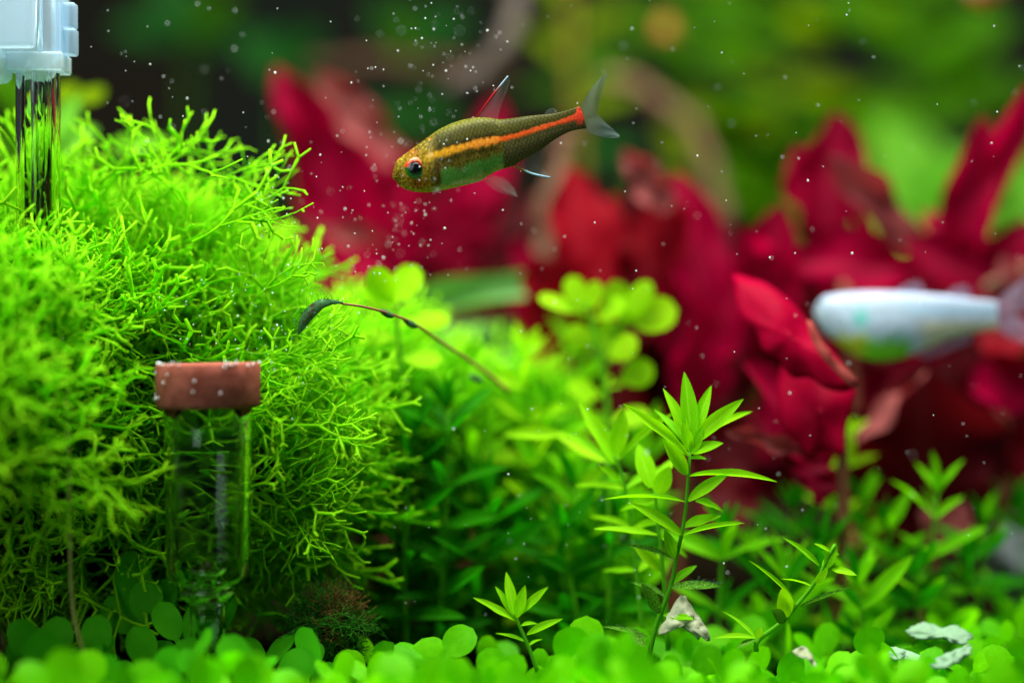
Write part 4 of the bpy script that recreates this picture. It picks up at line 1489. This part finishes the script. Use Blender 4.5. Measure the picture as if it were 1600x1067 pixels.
red_plant('scarlet plant with broad upright leaves behind the round lime cluster', (900, 600), 74, [
    ('scarlet', (915, 450), (898, 255), 120, 12, 4, 6), ('scarlet', (930, 460), (960, 300), 90, 25, 6, 8), ('scarlet', (870, 520), (835, 400), 110, 25, 0, -4), ('scarlet', (880, 560), (880, 410), 130, 15, -4, -8), ('maroon', (930, 580), (990, 430), 130, 20, 0, 2),
    ('scarlet', (900, 520), (950, 400), 130, 15, -2, -2), ('maroon', (910, 640), (850, 520), 130, 30, -4, -8), ('maroon', (930, 660), (1000, 560), 130, 30, -6, -8), ('scarlet', (880, 600), (815, 500), 90, 35, -6, -10)], (905, 480))
red_plant('dusky red plant with one pale pink curled leaf tip', (1050, 680), 78, [
    ('pink', (1045, 330), (975, 232), 60, 25, -6, -10), ('scarlet', (1050, 420), (1020, 260), 75, 25, -2, -6), ('crimson', (1100, 520), (1080, 262), 95, 20, 0, 0), ('scarlet', (1010, 500), (1012, 330), 110, 20, 0, 4), ('maroon', (1060, 500), (1130, 330), 90, 30, 4, 6),
    ('crimson', (1090, 640), (1085, 470), 110, 15, -6, -12), ('maroon', (1040, 640), (1000, 500), 140, 20, 0, 0), ('maroon', (1060, 660), (1140, 540), 140, 25, 0, -4), ('crimson', (1070, 560), (1040, 420), 110, 25, -2, -2), ('crimson', (1110, 560), (1150, 440), 90, 25, -6, -10),
    ('maroon', (1060, 720), (1000, 640), 120, 35, -10, -16), ('maroon', (1080, 740), (1170, 660), 130, 35, -10, -16), ('maroon', (1090, 780), (1180, 780), 110, 40, -20, -24)], (1060, 480))
hang = red_plant('crimson plant with large folded leaf hanging before the white fish', (1290, 860), 32, [
    ('crimson', (1290, 740), (1170, 560), 110, 25, 8, 6),
    ('crimson', (1260, 720), (1280, 790), 80, 30, 2, -2), ('maroon', (1290, 760), (1190, 690), 80, 40, 6, 2), ('pink', (1250, 712), (1130, 678), 30, 45, -2, -6)], (1315, 660))
M['crimson_big'] = leaf_mat('crimson_near_leaf', (0.22, 0.001, 0.018), (0.46, 0.001, 0.040), (0.64, 0.003, 0.045), tw=0.5, scale=260, vein=0)
scrap('leaf', None, [(1148, 427), (1172, 432), (1206, 445), (1238, 470), (1262, 498), (1284, 530), (1312, 562), (1338, 598), (1318, 612), (1286, 606), (1262, 590), (1236, 590), (1212, 562), (1190, 548), (1178, 516), (1156, 492), (1150, 460)], 25, 'crimson_big', -0.55, 2.0, 0.2, hang, 0.3, 0.15, 2.0, 0.016)
scrap('leaf', None, [(1228, 560), (1262, 566), (1296, 580), (1334, 600), (1330, 640), (1318, 676), (1312, 712), (1288, 700), (1262, 716), (1244, 690), (1222, 668), (1216, 620)], 29, 'crimson_big', -0.5, 2.0, 0.2, hang, -0.2, 0.15, 2.0, 0.016)
M['edge_highlight'] = leaf_mat('leaf_edge_highlight', (0.34, 0.05, 0.05), (0.5, 0.12, 0.1), (0.5, 0.05, 0.06), tw=0.4, scale=260, vein=0)  # pink carries the highlight along the curled leaf edge
scrap('leaf_fold', None, [(1262, 500), (1270, 504), (1284, 534), (1304, 560), (1330, 584), (1340, 598), (1330, 604), (1306, 582), (1284, 558), (1268, 530)], 21.0, 'edge_highlight', -0.3, 0.6, 0.2, hang, 0.2, 0.2, 0.5, 0.03)
red_plant('crimson plant whose tall leaf rises against pale green background', (1330, 800), 80, [
    ('crimson', (1290, 360), (1302, 172), 120, 15, 0, 2), ('crimson', (1280, 370), (1240, 230), 80, 25, 4, 6), ('pink', (1440, 385), (1288, 250), 62, 30, -6, -10), ('crimson', (1420, 430), (1240, 390), 110, 35, -6, -12), ('crimson', (1200, 500), (1212, 322), 110, 18, -6, -10),
    ('crimson', (1220, 480), (1152, 360), 90, 25, -6, -12), ('crimson', (1330, 480), (1290, 330), 130, 20, 2, 4), ('maroon', (1330, 520), (1230, 440), 130, 30, 0, 0), ('crimson', (1360, 460), (1340, 310), 90, 35, 0, 0), ('maroon', (1340, 560), (1420, 440), 150, 25, 2, 4), ('crimson', (1370, 480), (1460, 390), 110, 30, -4, -8)], (1320, 440))
red_plant('crimson plant with narrow upright blades right of the white fish', (1560, 800), 76, [
    ('crimson', (1500, 420), (1532, 180), 85, 15, 0, -2), ('crimson', (1545, 330), (1604, 130), 50, 25, 2, -4), ('crimson', (1560, 460), (1420, 370), 110, 30, -2, -6), ('scarlet', (1570, 470), (1490, 330), 100, 25, 2, 4), ('crimson', (1560, 480), (1600, 340), 100, 25, 0, 0),
    ('crimson', (1540, 560), (1600, 640), 120, 25, -8, -10), ('scarlet', (1530, 520), (1630, 520), 110, 30, -6, -10), ('maroon', (1540, 700), (1600, 560), 130, 20, 4, 4), ('crimson', (1520, 450), (1460, 320), 90, 25, 4, 6), ('pink', (1600, 520), (1570, 400), 50, 35, -6, -8)], (1550, 430))
red_plant('dark maroon plant with huge rounded leaf under the white fish', (1440, 880), 64, [
    ('maroon', (1450, 850), (1430, 560), 270, 10, 0, -2), ('maroon', (1420, 800), (1330, 640), 170, 25, 2, 2), ('pink', (1340, 690), (1452, 586), 46, 45, -8, -8), ('maroon', (1470, 800), (1570, 660), 150, 25, 2, 0), ('pink', (1460, 850), (1500, 790), 90, 35, -8, -12), ('maroon', (1420, 860), (1300, 780), 150, 30, -2, -6), ('maroon', (1440, 720), (1500, 560), 150, 15, 6, 6)], (1445, 800))  # the narrow pink one paints a highlight over the huge leaf

# more leaves of the same plants, deeper in the bank
rd = random.Random(5)
reds = [o for o in bpy.data.objects if o.name.startswith('red_plant')]
for _ in range(64):
    px, py = rd.uniform(800, 1600), rd.uniform(380, 760)
    if px < 900 and py > 560:
        continue
    Y = rd.uniform(84, 116)
    b_ = P(px, py + 70, Y)
    o = min(reds[2:4] + reds[5:7], key=lambda q: abs(q.location.x / MM - b_.x))
    a_ = rd.gauss(0, 0.6)
    l_ = rd.uniform(110, 190)
    place_leaf(rd.choice(('crimson', 'scarlet', 'maroon', 'maroon', 'crimson')), b_, P(px + math.sin(a_) * l_, py + 70 - math.cos(a_) * l_, Y + rd.uniform(-8, 8)), rd.uniform(7, 12.5), rd.uniform(5, 45), o, rnd=rd)

# ------------------------------------------------------------------ background plants
def bg_plant(label, stem, Y, lvs, r0=1.3, stalk='stalk', name='background_plant'):
    Y = Y + 50 if Y > 100 else Y
    base = P(*stem[0], Y)
    base.z = soil_z(base.x, Y)
    t = thing(name, base, label, 'plant')
    stalk_part([base] + [P(*p, Y) for p in stem[1:]], r0 * (0.6 if stalk == 'stalk' else 1), r0 * 0.45, 'bgstalk' if stalk == 'stalk' else stalk, t)
    s = (CAMD + Y) / CAMD * PXMM
    for (key, a, c, w, roll, dy) in lvs:
        place_leaf(key, P(*a, Y), P(*c, Y + dy), w * s, roll, t, rnd=rp)
    return t


def auto_leaves(x, y0, y1, step, key, ln, w, rr):
    out = []
    y = y0
    sgn = 1
    while y > y1:
        for sg in (1, -1):
            a = R(rr.uniform(-10, 50))
            l_ = ln * rr.uniform(0.7, 1.2)
            k = rr.choice(key) if isinstance(key, (list, tuple)) else key
            out.append((k, (x, y), (x + sg * l_ * math.cos(a), y - l_ * math.sin(a)), w * rr.uniform(0.8, 1.2), rr.uniform(10, 60), rr.uniform(-14, 8)))
        y -= step * rr.uniform(0.8, 1.2)
    return out


bg_plant('yellow green leafy background plant reaching up over the red leaves', [(1215, 700), (1210, 300), (1235, -60)][0:1] + [(1210, 300), (1235, -80)], 175,
         auto_leaves(1215, 420, 230, 80, 'bggreen', 130, 70, rp) + auto_leaves(1222, 190, -60, 58, ('bglime', 'bglime', 'bggreen'), 150, 80, rp), 1.6)
bg_plant('green background plant between the striped fish tail and lime plant', [(1080, 700), (1090, 300), (1085, -80)], 168,
         auto_leaves(1088, 420, -60, 75, ('bggreen', 'bggreen', 'bglime'), 110, 62, rp), 1.6)
bg_plant('broad leaved green background plant at the right behind crimson blades', [(1420, 700), (1430, 260), (1440, -80)], 170,
         auto_leaves(1430, 170, -60, 62, 'bggreen', 170, 95, rp) + [('bgpale', (1450, 330), (1390, 190), 130, 15, -10), ('bgpale', (1455, 340), (1540, 240), 110, 25, -8), ('bgpale', (1450, 370), (1350, 300), 90, 30, -8), ('bgpale', (1455, 380), (1490, 260), 110, 15, -12), ('bglime', (1430, 300), (1350, 230), 90, 30, -6), ('bggreen', (1430, 420), (1380, 340), 90, 30, -6)], 1.6)
bg_plant('pale green background plant beside the far right dark glass', [(1600, 700), (1605, 340), (1620, 120)], 178,
         [('bgpale', (1600, 330), (1570, 230), 90, 15, -6), ('bgpale', (1600, 340), (1660, 260), 90, 20, -6), ('bgpale', (1600, 380), (1540, 310), 80, 30, -4), ('bggreen', (1605, 240), (1560, 150), 80, 25, -4), ('bggreen', (1610, 200), (1660, 100), 90, 25, 0)], 1.4)
bg_plant('deep green background plant behind the pink curled leaf', [(1170, 720), (1165, 380), (1160, 210)], 186,
         auto_leaves(1165, 420, 200, 62, ('bggreen', 'bgdark', 'bggreen'), 120, 80, rp), 1.4)
bg_plant('olive yellow stemmed background plant above the striped fish tail', [(905, 700), (905, 300), (895, 120), (890, -60)], 150,
         [('bglime', (895, 60), (985, 5), 40, 45, 4), ('bglime', (893, 95), (820, 40), 44, 40, 6), ('bggreen', (898, 130), (1010, 60), 50, 40, 8), ('bggreen', (895, 150), (800, 120), 40, 45, 4), ('bglime', (893, 30), (850, -40), 40, 40, 0), ('bglime', (900, 170), (1000, 130), 46, 40, 6), ('bgdark', (905, 250), (1000, 210), 80, 35, 10), ('bgdark', (905, 300), (960, 330), 80, 35, 10)], 1.9, 'olive')
bg_plant('dark green background plant high behind the bubble stream', [(640, 600), (640, 300), (645, 60)], 200,
         [('bgdark', (645, 70), (580, 10), 80, 30, -6), ('bgdark', (645, 70), (720, 20), 80, 30, -6), ('bggreen', (645, 80), (610, 30), 60, 30, -12), ('bgdark', (642, 200), (560, 170), 70, 40, -6), ('bgdark', (642, 160), (720, 200), 80, 40, 4)], 1.2)
bg_plant('dark green background plant high above the moss mound', [(300, 600), (290, 250), (300, 40)], 196,
         [('bgdark', (300, 45), (180, 30), 70, 35, -6), ('bggreen', (300, 50), (370, -10), 70, 35, -6), ('bgdark', (300, 40), (250, -40), 80, 30, -6), ('bgdark', (298, 70), (380, 50), 60, 40, -6)], 1.2)
bg_plant('teal green background plant left of the tall crimson leaves', [(440, 600), (440, 260), (440, 100)], 186,
         [('bgdark', (440, 105), (380, 60), 80, 30, -8), ('bgpale' if False else 'bgdark', (440, 105), (500, 50), 80, 25, -8), ('bgdark', (440, 140), (520, 150), 60, 35, -4)], 1.2)
bg_plant('bright green plant standing behind the glass tube', [(30, 480), (20, 300), (12, 130)], 66,
         [('bggreen', (14, 170), (-10, 60), 50, 30, 0), ('bggreen', (16, 210), (40, 130), 44, 25, 0), ('bgpale', (60, 260), (135, 195), 70, 25, -4), ('bgpale', (60, 250), (110, 150), 60, 20, -4), ('bgpale', (180, 240), (235, 215), 36, 15, -14), ('bggreen', (25, 260), (-20, 190), 60, 30, 0),
          ('bglime', (90, 160), (120, 120), 34, 10, 10), ('bglime', (130, 165), (160, 130), 36, 10, 10)], 1.6)

for (lab, pts, Y, r0, r1, mat) in (
    ('grey brown driftwood twig hanging above the striped fish', [(806, -40), (800, 30), (778, 85), (735, 118), (690, 140)], 150, 2.3, 1.3, 'greywood'),
    ('tan pink upright root below the striped fish tail', [(880, 205), (868, 280), (852, 350), (838, 460)], 112, 2.0, 1.7, 'tan'),
    ('tan arching root right of the striped fish tail', [(940, 122), (1000, 138), (1060, 180), (1100, 235), (1120, 320), (1124, 420)], 185, 1.7, 2.3, 'tan'),
    ('brown level twig behind the bubble stream', [(480, 108), (560, 98), (640, 102), (720, 104), (800, 120)], 215, 1.9, 1.5, 'brownwood'),
    ('orange brown curved stalk behind white fish tail', [(1530, 470), (1560, 440), (1600, 418), (1660, 400)], 74, 1.2, 0.9, 'tan'),
):
    pth = smooth_path([P(*p, Y) for p in pts], 24)
    rr_ = []
    for i, p in enumerate(pth):
        p += Vector((mnoise.noise(p * 0.2), mnoise.noise(p * 0.2 + Vector((9, 0, 0))), mnoise.noise(p * 0.2 + Vector((0, 9, 0))))) * 1.2
        rr_.append((r0 + (r1 - r0) * i / 24) * (1 + 0.25 * mnoise.noise(p * 0.35)))
    vs, fs = tube(pth, rr_, 10)
    tag(world_part('root' if 'root' in lab else ('stalk' if 'stalk' in lab else 'driftwood_twig'), vs, fs, M[mat]), lab, 'root' if 'root' in lab else ('stalk' if 'stalk' in lab else 'driftwood'))

# small orange snail clinging among the background leaves
sn = thing('snail', P(1040, 42, 170), 'small blurred orange snail among the lime background leaves', 'snail')
pts, rad = [], []
cs = P(1040, 42, 170)
for i in range(40):
    t = i / 39
    a = t * 12
    rr_ = 0.3 + 1.9 * t
    pts.append(cs + Vector((math.cos(a) * rr_ * 0.75, -0.4 + 0.5 * (1 - t), math.sin(a) * rr_ * 0.75)))
    rad.append(0.2 + 1.1 * t)
vs, fs = tube(pts, rad, 10)
M['snail'] = simple_mat('orange_shell', (0.40, 0.14, 0.02), 0.4)
M['snailfoot'] = simple_mat('snail_foot', (0.40, 0.16, 0.06), 0.5)
world_part('shell', vs, fs, M['snail'], sn)
vs, fs = tube(smooth_path([cs + Vector((-2.6, -0.2, -1.9)), cs + Vector((0, -0.3, -2.1)), cs + Vector((2.9, -0.2, -1.7))], 10), [0.25, .5, .6, .7, .7, .7, .7, .6, .5, .4, .3], 8, 0.7)
world_part('foot', vs, fs, M['snailfoot'], sn)

# grey rock at the right edge
bm = bmesh.new()
bmesh.ops.create_icosphere(bm, subdivisions=4, radius=1)
rc = P(1590, 870, 78)
for v in bm.verts:
    q = v.co.copy()
    f = 1 + 0.3 * mnoise.noise(q * 1.3) + 0.1 * mnoise.noise(q * 4)
    v.co = rc + Vector((q.x * 6 * f, q.y * 8 * f, q.z * 9 * f - 2))
bm.verts.index_update()
tag(world_part('rock', [v.co.copy() for v in bm.verts], [tuple(v.index for v in f.verts) for f in bm.faces], M['rock']), 'grey blue rock in the dark corner right of the maroon leaf', 'rock')
bm.free()

# ------------------------------------------------------------------ runner hanging down in front of the moss
pth = smooth_path([P(96, 520, -8), P(104, 640, -12), P(108, 760, -15), P(110, 880, -16), P(114, 950, -17), P(122, 990, -18), P(134, 1030, -18)], 30)
vs, fs = tube(pth, 0.28, 8)
tag(world_part('runner_stem', vs, fs, M['palestem']), 'thin pale runner hanging from the moss down into the carpet leaves', 'stem')

# ------------------------------------------------------------------ dark moss tuft
dm_spr = make_sprigs([((-29.5, 4, -44.5), (6.5, 5, 5.5), 1.0)], 260, 33, lift=0.0)
t = thing('dark_moss_tuft', (-30, 4, -56), 'small dark feathery moss tuft with brown top beside the diffuser foot', 'moss')
for i, (root, d, s, n, sc, k) in enumerate(dm_spr):
    sc *= 0.3
    root = Vector((-29.5, 4, -44.5)) + (root - Vector((-29.5, 4, -44.5))) * 1.0 + d * 4
    m = Matrix(((d.x, s.x, n.x, 0), (d.y, s.y, n.y, 0), (d.z, s.z, n.z, 0), (0, 0, 0, 1))) @ Matrix.Scale(sc, 4)
    m.translation = (root - Vector((-30, 4, -56))) * MM
    me = SPR_ME[k]
    o = put('frond', me, t, m)
    o.material_slots[0].link = 'OBJECT'
    o.material_slots[0].material = M['brownmoss'] if (root.x > -30 and root.z > -45 + (root.x + 28) * 0.8 and rp.random() < 0.8) else M['darkmoss']
bm = bmesh.new()
bmesh.ops.create_icosphere(bm, subdivisions=3, radius=1)
for v in bm.verts:
    f = 1 + 0.35 * mnoise.noise(v.co * 1.8)
    v.co = Vector((-28.5, 8, -50)) + Vector((v.co.x * 7 * f, v.co.y * 5 * f, v.co.z * 7 * f))
bm.verts.index_update()
world_part('clod', [v.co.copy() for v in bm.verts], [tuple(v.index for v in f.verts) for f in bm.faces], M['darkcore'], t)
bm.free()

# ------------------------------------------------------------------ carpet of round leaves
rc_ = random.Random(2024)
stem_vs, stem_fs = tube([Vector((0, 0, 0)), Vector((0.04, 0, 0.5)), Vector((0, 0, 1))], [0.05, 0.045, 0.035], 5)


def carpet_plant(x, y, h, label, group, key, n=5, size=6.5, zoff=0.0):
    z = soil_z(x, y) + zoff
    t = thing('carpet_plant', (x, y, z), label, 'plant', group)
    top = Vector((x + rc_.uniform(-1.5, 1.5), y + rc_.uniform(-1.5, 1.5), z + h))
    vs, fs = tube([Vector((x, y, z)), Vector((x, y, z)).lerp(top, .5) + Vector((rc_.uniform(-.6, .6), 0, 0)), top], [0.38, 0.32, 0.28], 5)
    world_part('stem', vs, fs, M['stalk'], t)
    a0 = rc_.random() * 6.28
    for k in range(n):
        pair = k // 2
        a = a0 + math.pi * (k % 2) + pair * 1.57 + rc_.uniform(-0.35, 0.35)
        el = R((62 if pair == 0 else (30 if pair == 1 else 8)) + rc_.uniform(-20, 16))
        ll = size * rc_.uniform(0.6, 1.25)
        p = Vector((x, y, z)).lerp(top, max(0.25, 1 - pair * 0.27))
        dv = Vector((math.cos(a) * math.cos(el), math.sin(a) * math.cos(el), math.sin(el)))
        place_leaf(key, p, p + dv * ll, ll * rc_.uniform(0.66, 0.86), rc_.uniform(5, 70), t, rnd=rc_)
    return t


spots = []


def scatter(n, x0, x1, y0, y1, mind):
    out = []
    tries = 0
    while len(out) < n and tries < n * 40:
        tries += 1
        x, y = rc_.uniform(x0, x1), rc_.uniform(y0, y1)
        s = (CAMD + y) / CAMD
        if abs(x) > 88 * s:
            continue
        if all((x - a) ** 2 + (y - b) ** 2 > mind * mind for a, b in spots):
            spots.append((x, y))
            out.append((x, y))
    return out


for (x, y) in scatter(38, -78, 78, -44, -24, 5.6):
    carpet_plant(x, y, rc_.uniform(6.0, 11.5), 'blurred round leaved carpet plant along the front of the green lawn', 'carpet plants along the front', 'carpet', 6, 6.6)
for (x, y) in scatter(56, -28, 92, -22, 14, 5.4):
    carpet_plant(x, y, rc_.uniform(5.0, 9.0), 'sharp round leaved carpet plant in the lawn around the upright shoots', 'carpet plants around the shoots', 'carpet', 6, 5.6)
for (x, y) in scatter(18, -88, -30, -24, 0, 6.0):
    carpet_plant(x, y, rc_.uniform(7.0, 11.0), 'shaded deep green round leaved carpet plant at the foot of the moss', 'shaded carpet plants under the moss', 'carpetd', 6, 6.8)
for (x, y) in scatter(26, 18, 100, 16, 50, 6.5):
    carpet_plant(x, y, rc_.uniform(6.0, 9.5), 'blurred round leaved carpet plant on the rise below the red plants', 'carpet plants on the far rise', 'carpet', 6, 6.2)

# hand placed leaves that stand out of the lawn
for (lab, base, tips, Y, key) in (
    ('pair of tall rounded carpet leaves left of the tall whorled plant', (910, 1055), [((898, 1050), (888, 978), 6.2, 8), ((912, 1050), (914, 962), 6.4, 12), ((915, 1055), (968, 1000), 5.6, 20)], -6, 'carpet'),
    ('carpet plant with one upright oval leaf right of the bleached scraps', (1372, 1055), [((1366, 1030), (1352, 980), 5.6, 10), ((1372, 1040), (1394, 1012), 5.6, 35), ((1365, 1045), (1330, 1020), 5.0, 40)], -2, 'carpet'),
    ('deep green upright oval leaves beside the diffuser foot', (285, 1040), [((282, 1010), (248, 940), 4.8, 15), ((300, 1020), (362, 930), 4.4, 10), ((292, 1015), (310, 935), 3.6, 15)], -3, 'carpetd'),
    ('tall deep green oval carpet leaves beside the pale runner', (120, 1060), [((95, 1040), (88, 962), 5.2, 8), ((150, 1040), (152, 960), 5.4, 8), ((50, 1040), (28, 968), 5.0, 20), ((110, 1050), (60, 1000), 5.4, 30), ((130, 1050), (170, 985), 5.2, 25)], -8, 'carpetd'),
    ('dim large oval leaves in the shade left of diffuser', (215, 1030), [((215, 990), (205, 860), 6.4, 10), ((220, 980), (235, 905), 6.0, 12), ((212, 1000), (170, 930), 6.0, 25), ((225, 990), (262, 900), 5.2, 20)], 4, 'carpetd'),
    ('speckled upright carpet leaf at the dark moss foot', (680, 1050), [((682, 1040), (660, 996), 6.0, 20), ((690, 1030), (735, 978), 5.6, 25), ((675, 1040), (625, 1000), 4.6, 50)], -4, 'carpet'),
):
    t = thing('carpet_plant', P(*base, Y), lab, 'plant', None)
    b0 = P(*base, Y)
    stalk_part([Vector((b0.x, b0.y, soil_z(b0.x, b0.y))), b0 + Vector((0.2, 0, 1)), P(base[0], base[1] - 25, Y)], 0.4, 0.3, 'stalk', t, n=6)
    for (a, b, w, roll) in tips:
        place_leaf(key, P(*a, Y), P(*b, Y + rc_.uniform(-1.5, 1.5)), w, roll, t, rnd=rc_)

# ------------------------------------------------------------------ withered scraps
scrap('withered_leaf', 'pale torn withered leaf draped at the foot of tall whorled plant', [(1026, 990), (1040, 965), (1052, 945), (1066, 931), (1074, 934), (1084, 952), (1098, 970), (1108, 985), (1106, 1002), (1098, 992), (1090, 998), (1082, 990), (1072, 985), (1060, 975), (1048, 978), (1036, 990)], -2.5, 'dead', -0.5)
scrap('withered_leaf', 'small pale folded scrap lying on carpet below the leaning shoot', [(1237, 1018), (1256, 1010), (1268, 1020), (1274, 1034), (1282, 1048), (1274, 1046), (1262, 1030), (1248, 1026)], -9, 'dead', -0.8, 0.5)
scrap('withered_leaf', 'bleached mint coloured leaf with two lobes lying on the carpet', [(1416, 985), (1440, 974), (1464, 978), (1474, 982), (1496, 978), (1520, 992), (1506, 1002), (1488, 1004), (1470, 996), (1446, 998), (1424, 994)], 8, 'deadblue', -1.6, 1.0)
scrap('withered_leaf', 'thin bleached scrap lying in front of the two lobed leaf', [(1378, 1014), (1400, 1012), (1424, 1018), (1450, 1028), (1440, 1034), (1416, 1030), (1394, 1028)], -3, 'deadblue', -1.6, 0.6)
scrap('withered_leaf', 'grey green bleached leaf tilted at the front of the two lobed one', [(1448, 1038), (1470, 1024), (1500, 1014), (1520, 1008), (1516, 1022), (1496, 1034), (1468, 1042)], -10, 'deadblue', -1.2, 0.8)

# ------------------------------------------------------------------ bubbles
bm = bmesh.new()
bmesh.ops.create_icosphere(bm, subdivisions=2, radius=1)
bm.verts.index_update()
bv = np.array([list(v.co) for v in bm.verts])
bf = [tuple(v.index for v in f.verts) for f in bm.faces]
bm.free()
B_ME = mesh('bubble', (bv * MM).tolist(), bf, M['bubble'])
rb = random.Random(99)
B = []


def add_b(px, py, Y, r, lab, grp):
    B.append((P(px, py, Y), r, lab, grp))


lab_s, grp_s = 'tiny gas bubble in the rising stream before the striped fish', 'bubbles of the rising stream'
lab_o, grp_o = 'tiny bubble drifting in open water over the red and green plants', 'bubbles drifting in open water'
lab_m, grp_m = 'tiny bubble caught on the forked moss', 'bubbles caught on the moss'
lab_d, grp_d = 'tiny bubble clinging to the brown ceramic cap', 'bubbles on the ceramic cap'


def br():
    return min(0.19, max(0.05, rb.lognormvariate(math.log(0.076), 0.34)))


for _ in range(230):
    py = rb.uniform(-10, 440)
    cx = 672 - 0.00 * py + (28 if py < 150 else 0) - max(0, py - 150) * 0.22
    px = rb.gauss(cx, 52)
    Y = rb.gauss(-4, 14) if py > 240 else rb.gauss(2, 14)
    if 600 < px < 960 and 150 < py < 310 and Y > -3:
        Y = -abs(Y) - 4
    add_b(px, py, Y, br(), lab_s, grp_s)
for _ in range(60):
    add_b(rb.uniform(400, 620), rb.uniform(230, 450), rb.gauss(0, 12), br(), lab_s, grp_s)
for _ in range(190):
    add_b(rb.uniform(780, 1600), rb.uniform(0, 900) ** 1.0, rb.gauss(0, 16), br() * 0.95, lab_o, grp_o)
for _ in range(60):
    add_b(rb.uniform(130, 600), rb.uniform(0, 230), rb.gauss(4, 16), br(), lab_o, grp_o)
for _ in range(26):
    add_b(rb.uniform(560, 1000), rb.uniform(440, 960), rb.gauss(-6, 8), br() * 0.9, lab_o, grp_o)
for _ in range(90):
    add_b(rb.gauss(400, 70), rb.gauss(500, 55), rb.uniform(-9, 2), br() * 1.05, lab_m, grp_m)
for _ in range(20):
    add_b(rb.gauss(420, 40), rb.gauss(300, 40), rb.uniform(-2, 14), br(), lab_m, grp_m)
for k in range(26):
    a = rb.uniform(math.pi * 1.0, math.pi * 2.0)
    q = Vector((DIFX + 8.05 * math.cos(a), DIFY + 8.05 * math.sin(a), zt - (rb.uniform(-0.1, 0.3) if rb.random() < 0.6 else rb.uniform(0.3, 6.6))))
    B.append((q, rb.uniform(0.12, 0.26), lab_d, grp_d))


def bscore(b):
    p, r, _, g = b
    px = p.x / PXMM / ((CAMD + p.y) / CAMD) + 800
    py = 533.5 - p.z / PXMM / ((CAMD + p.y) / CAMD)
    inside = 0 <= px <= 1600 and 0 <= py <= 1067
    return (0 if inside else 10) - r - (0.2 if g == grp_d else 0)


B.sort(key=bscore)
for (p, r, lab, grp) in B[:300]:
    o = put('bubble', B_ME)
    o.location = p * MM
    o.scale = (r, r, r * 1.15)
    tag(o, lab, 'bubble', grp)
V, F = [], []
off = 0
for (p, r, lab, grp) in B[300:]:
    V.append((bv * r + np.array(p)))
    F += [tuple(i + off for i in f) for f in bf]
    off += len(bv)
V = np.concatenate(V)
tag(world_part('fine_bubbles', V.tolist(), F, M['bubble']), 'finest bubbles scattered through the water', 'bubbles', None, 'stuff')
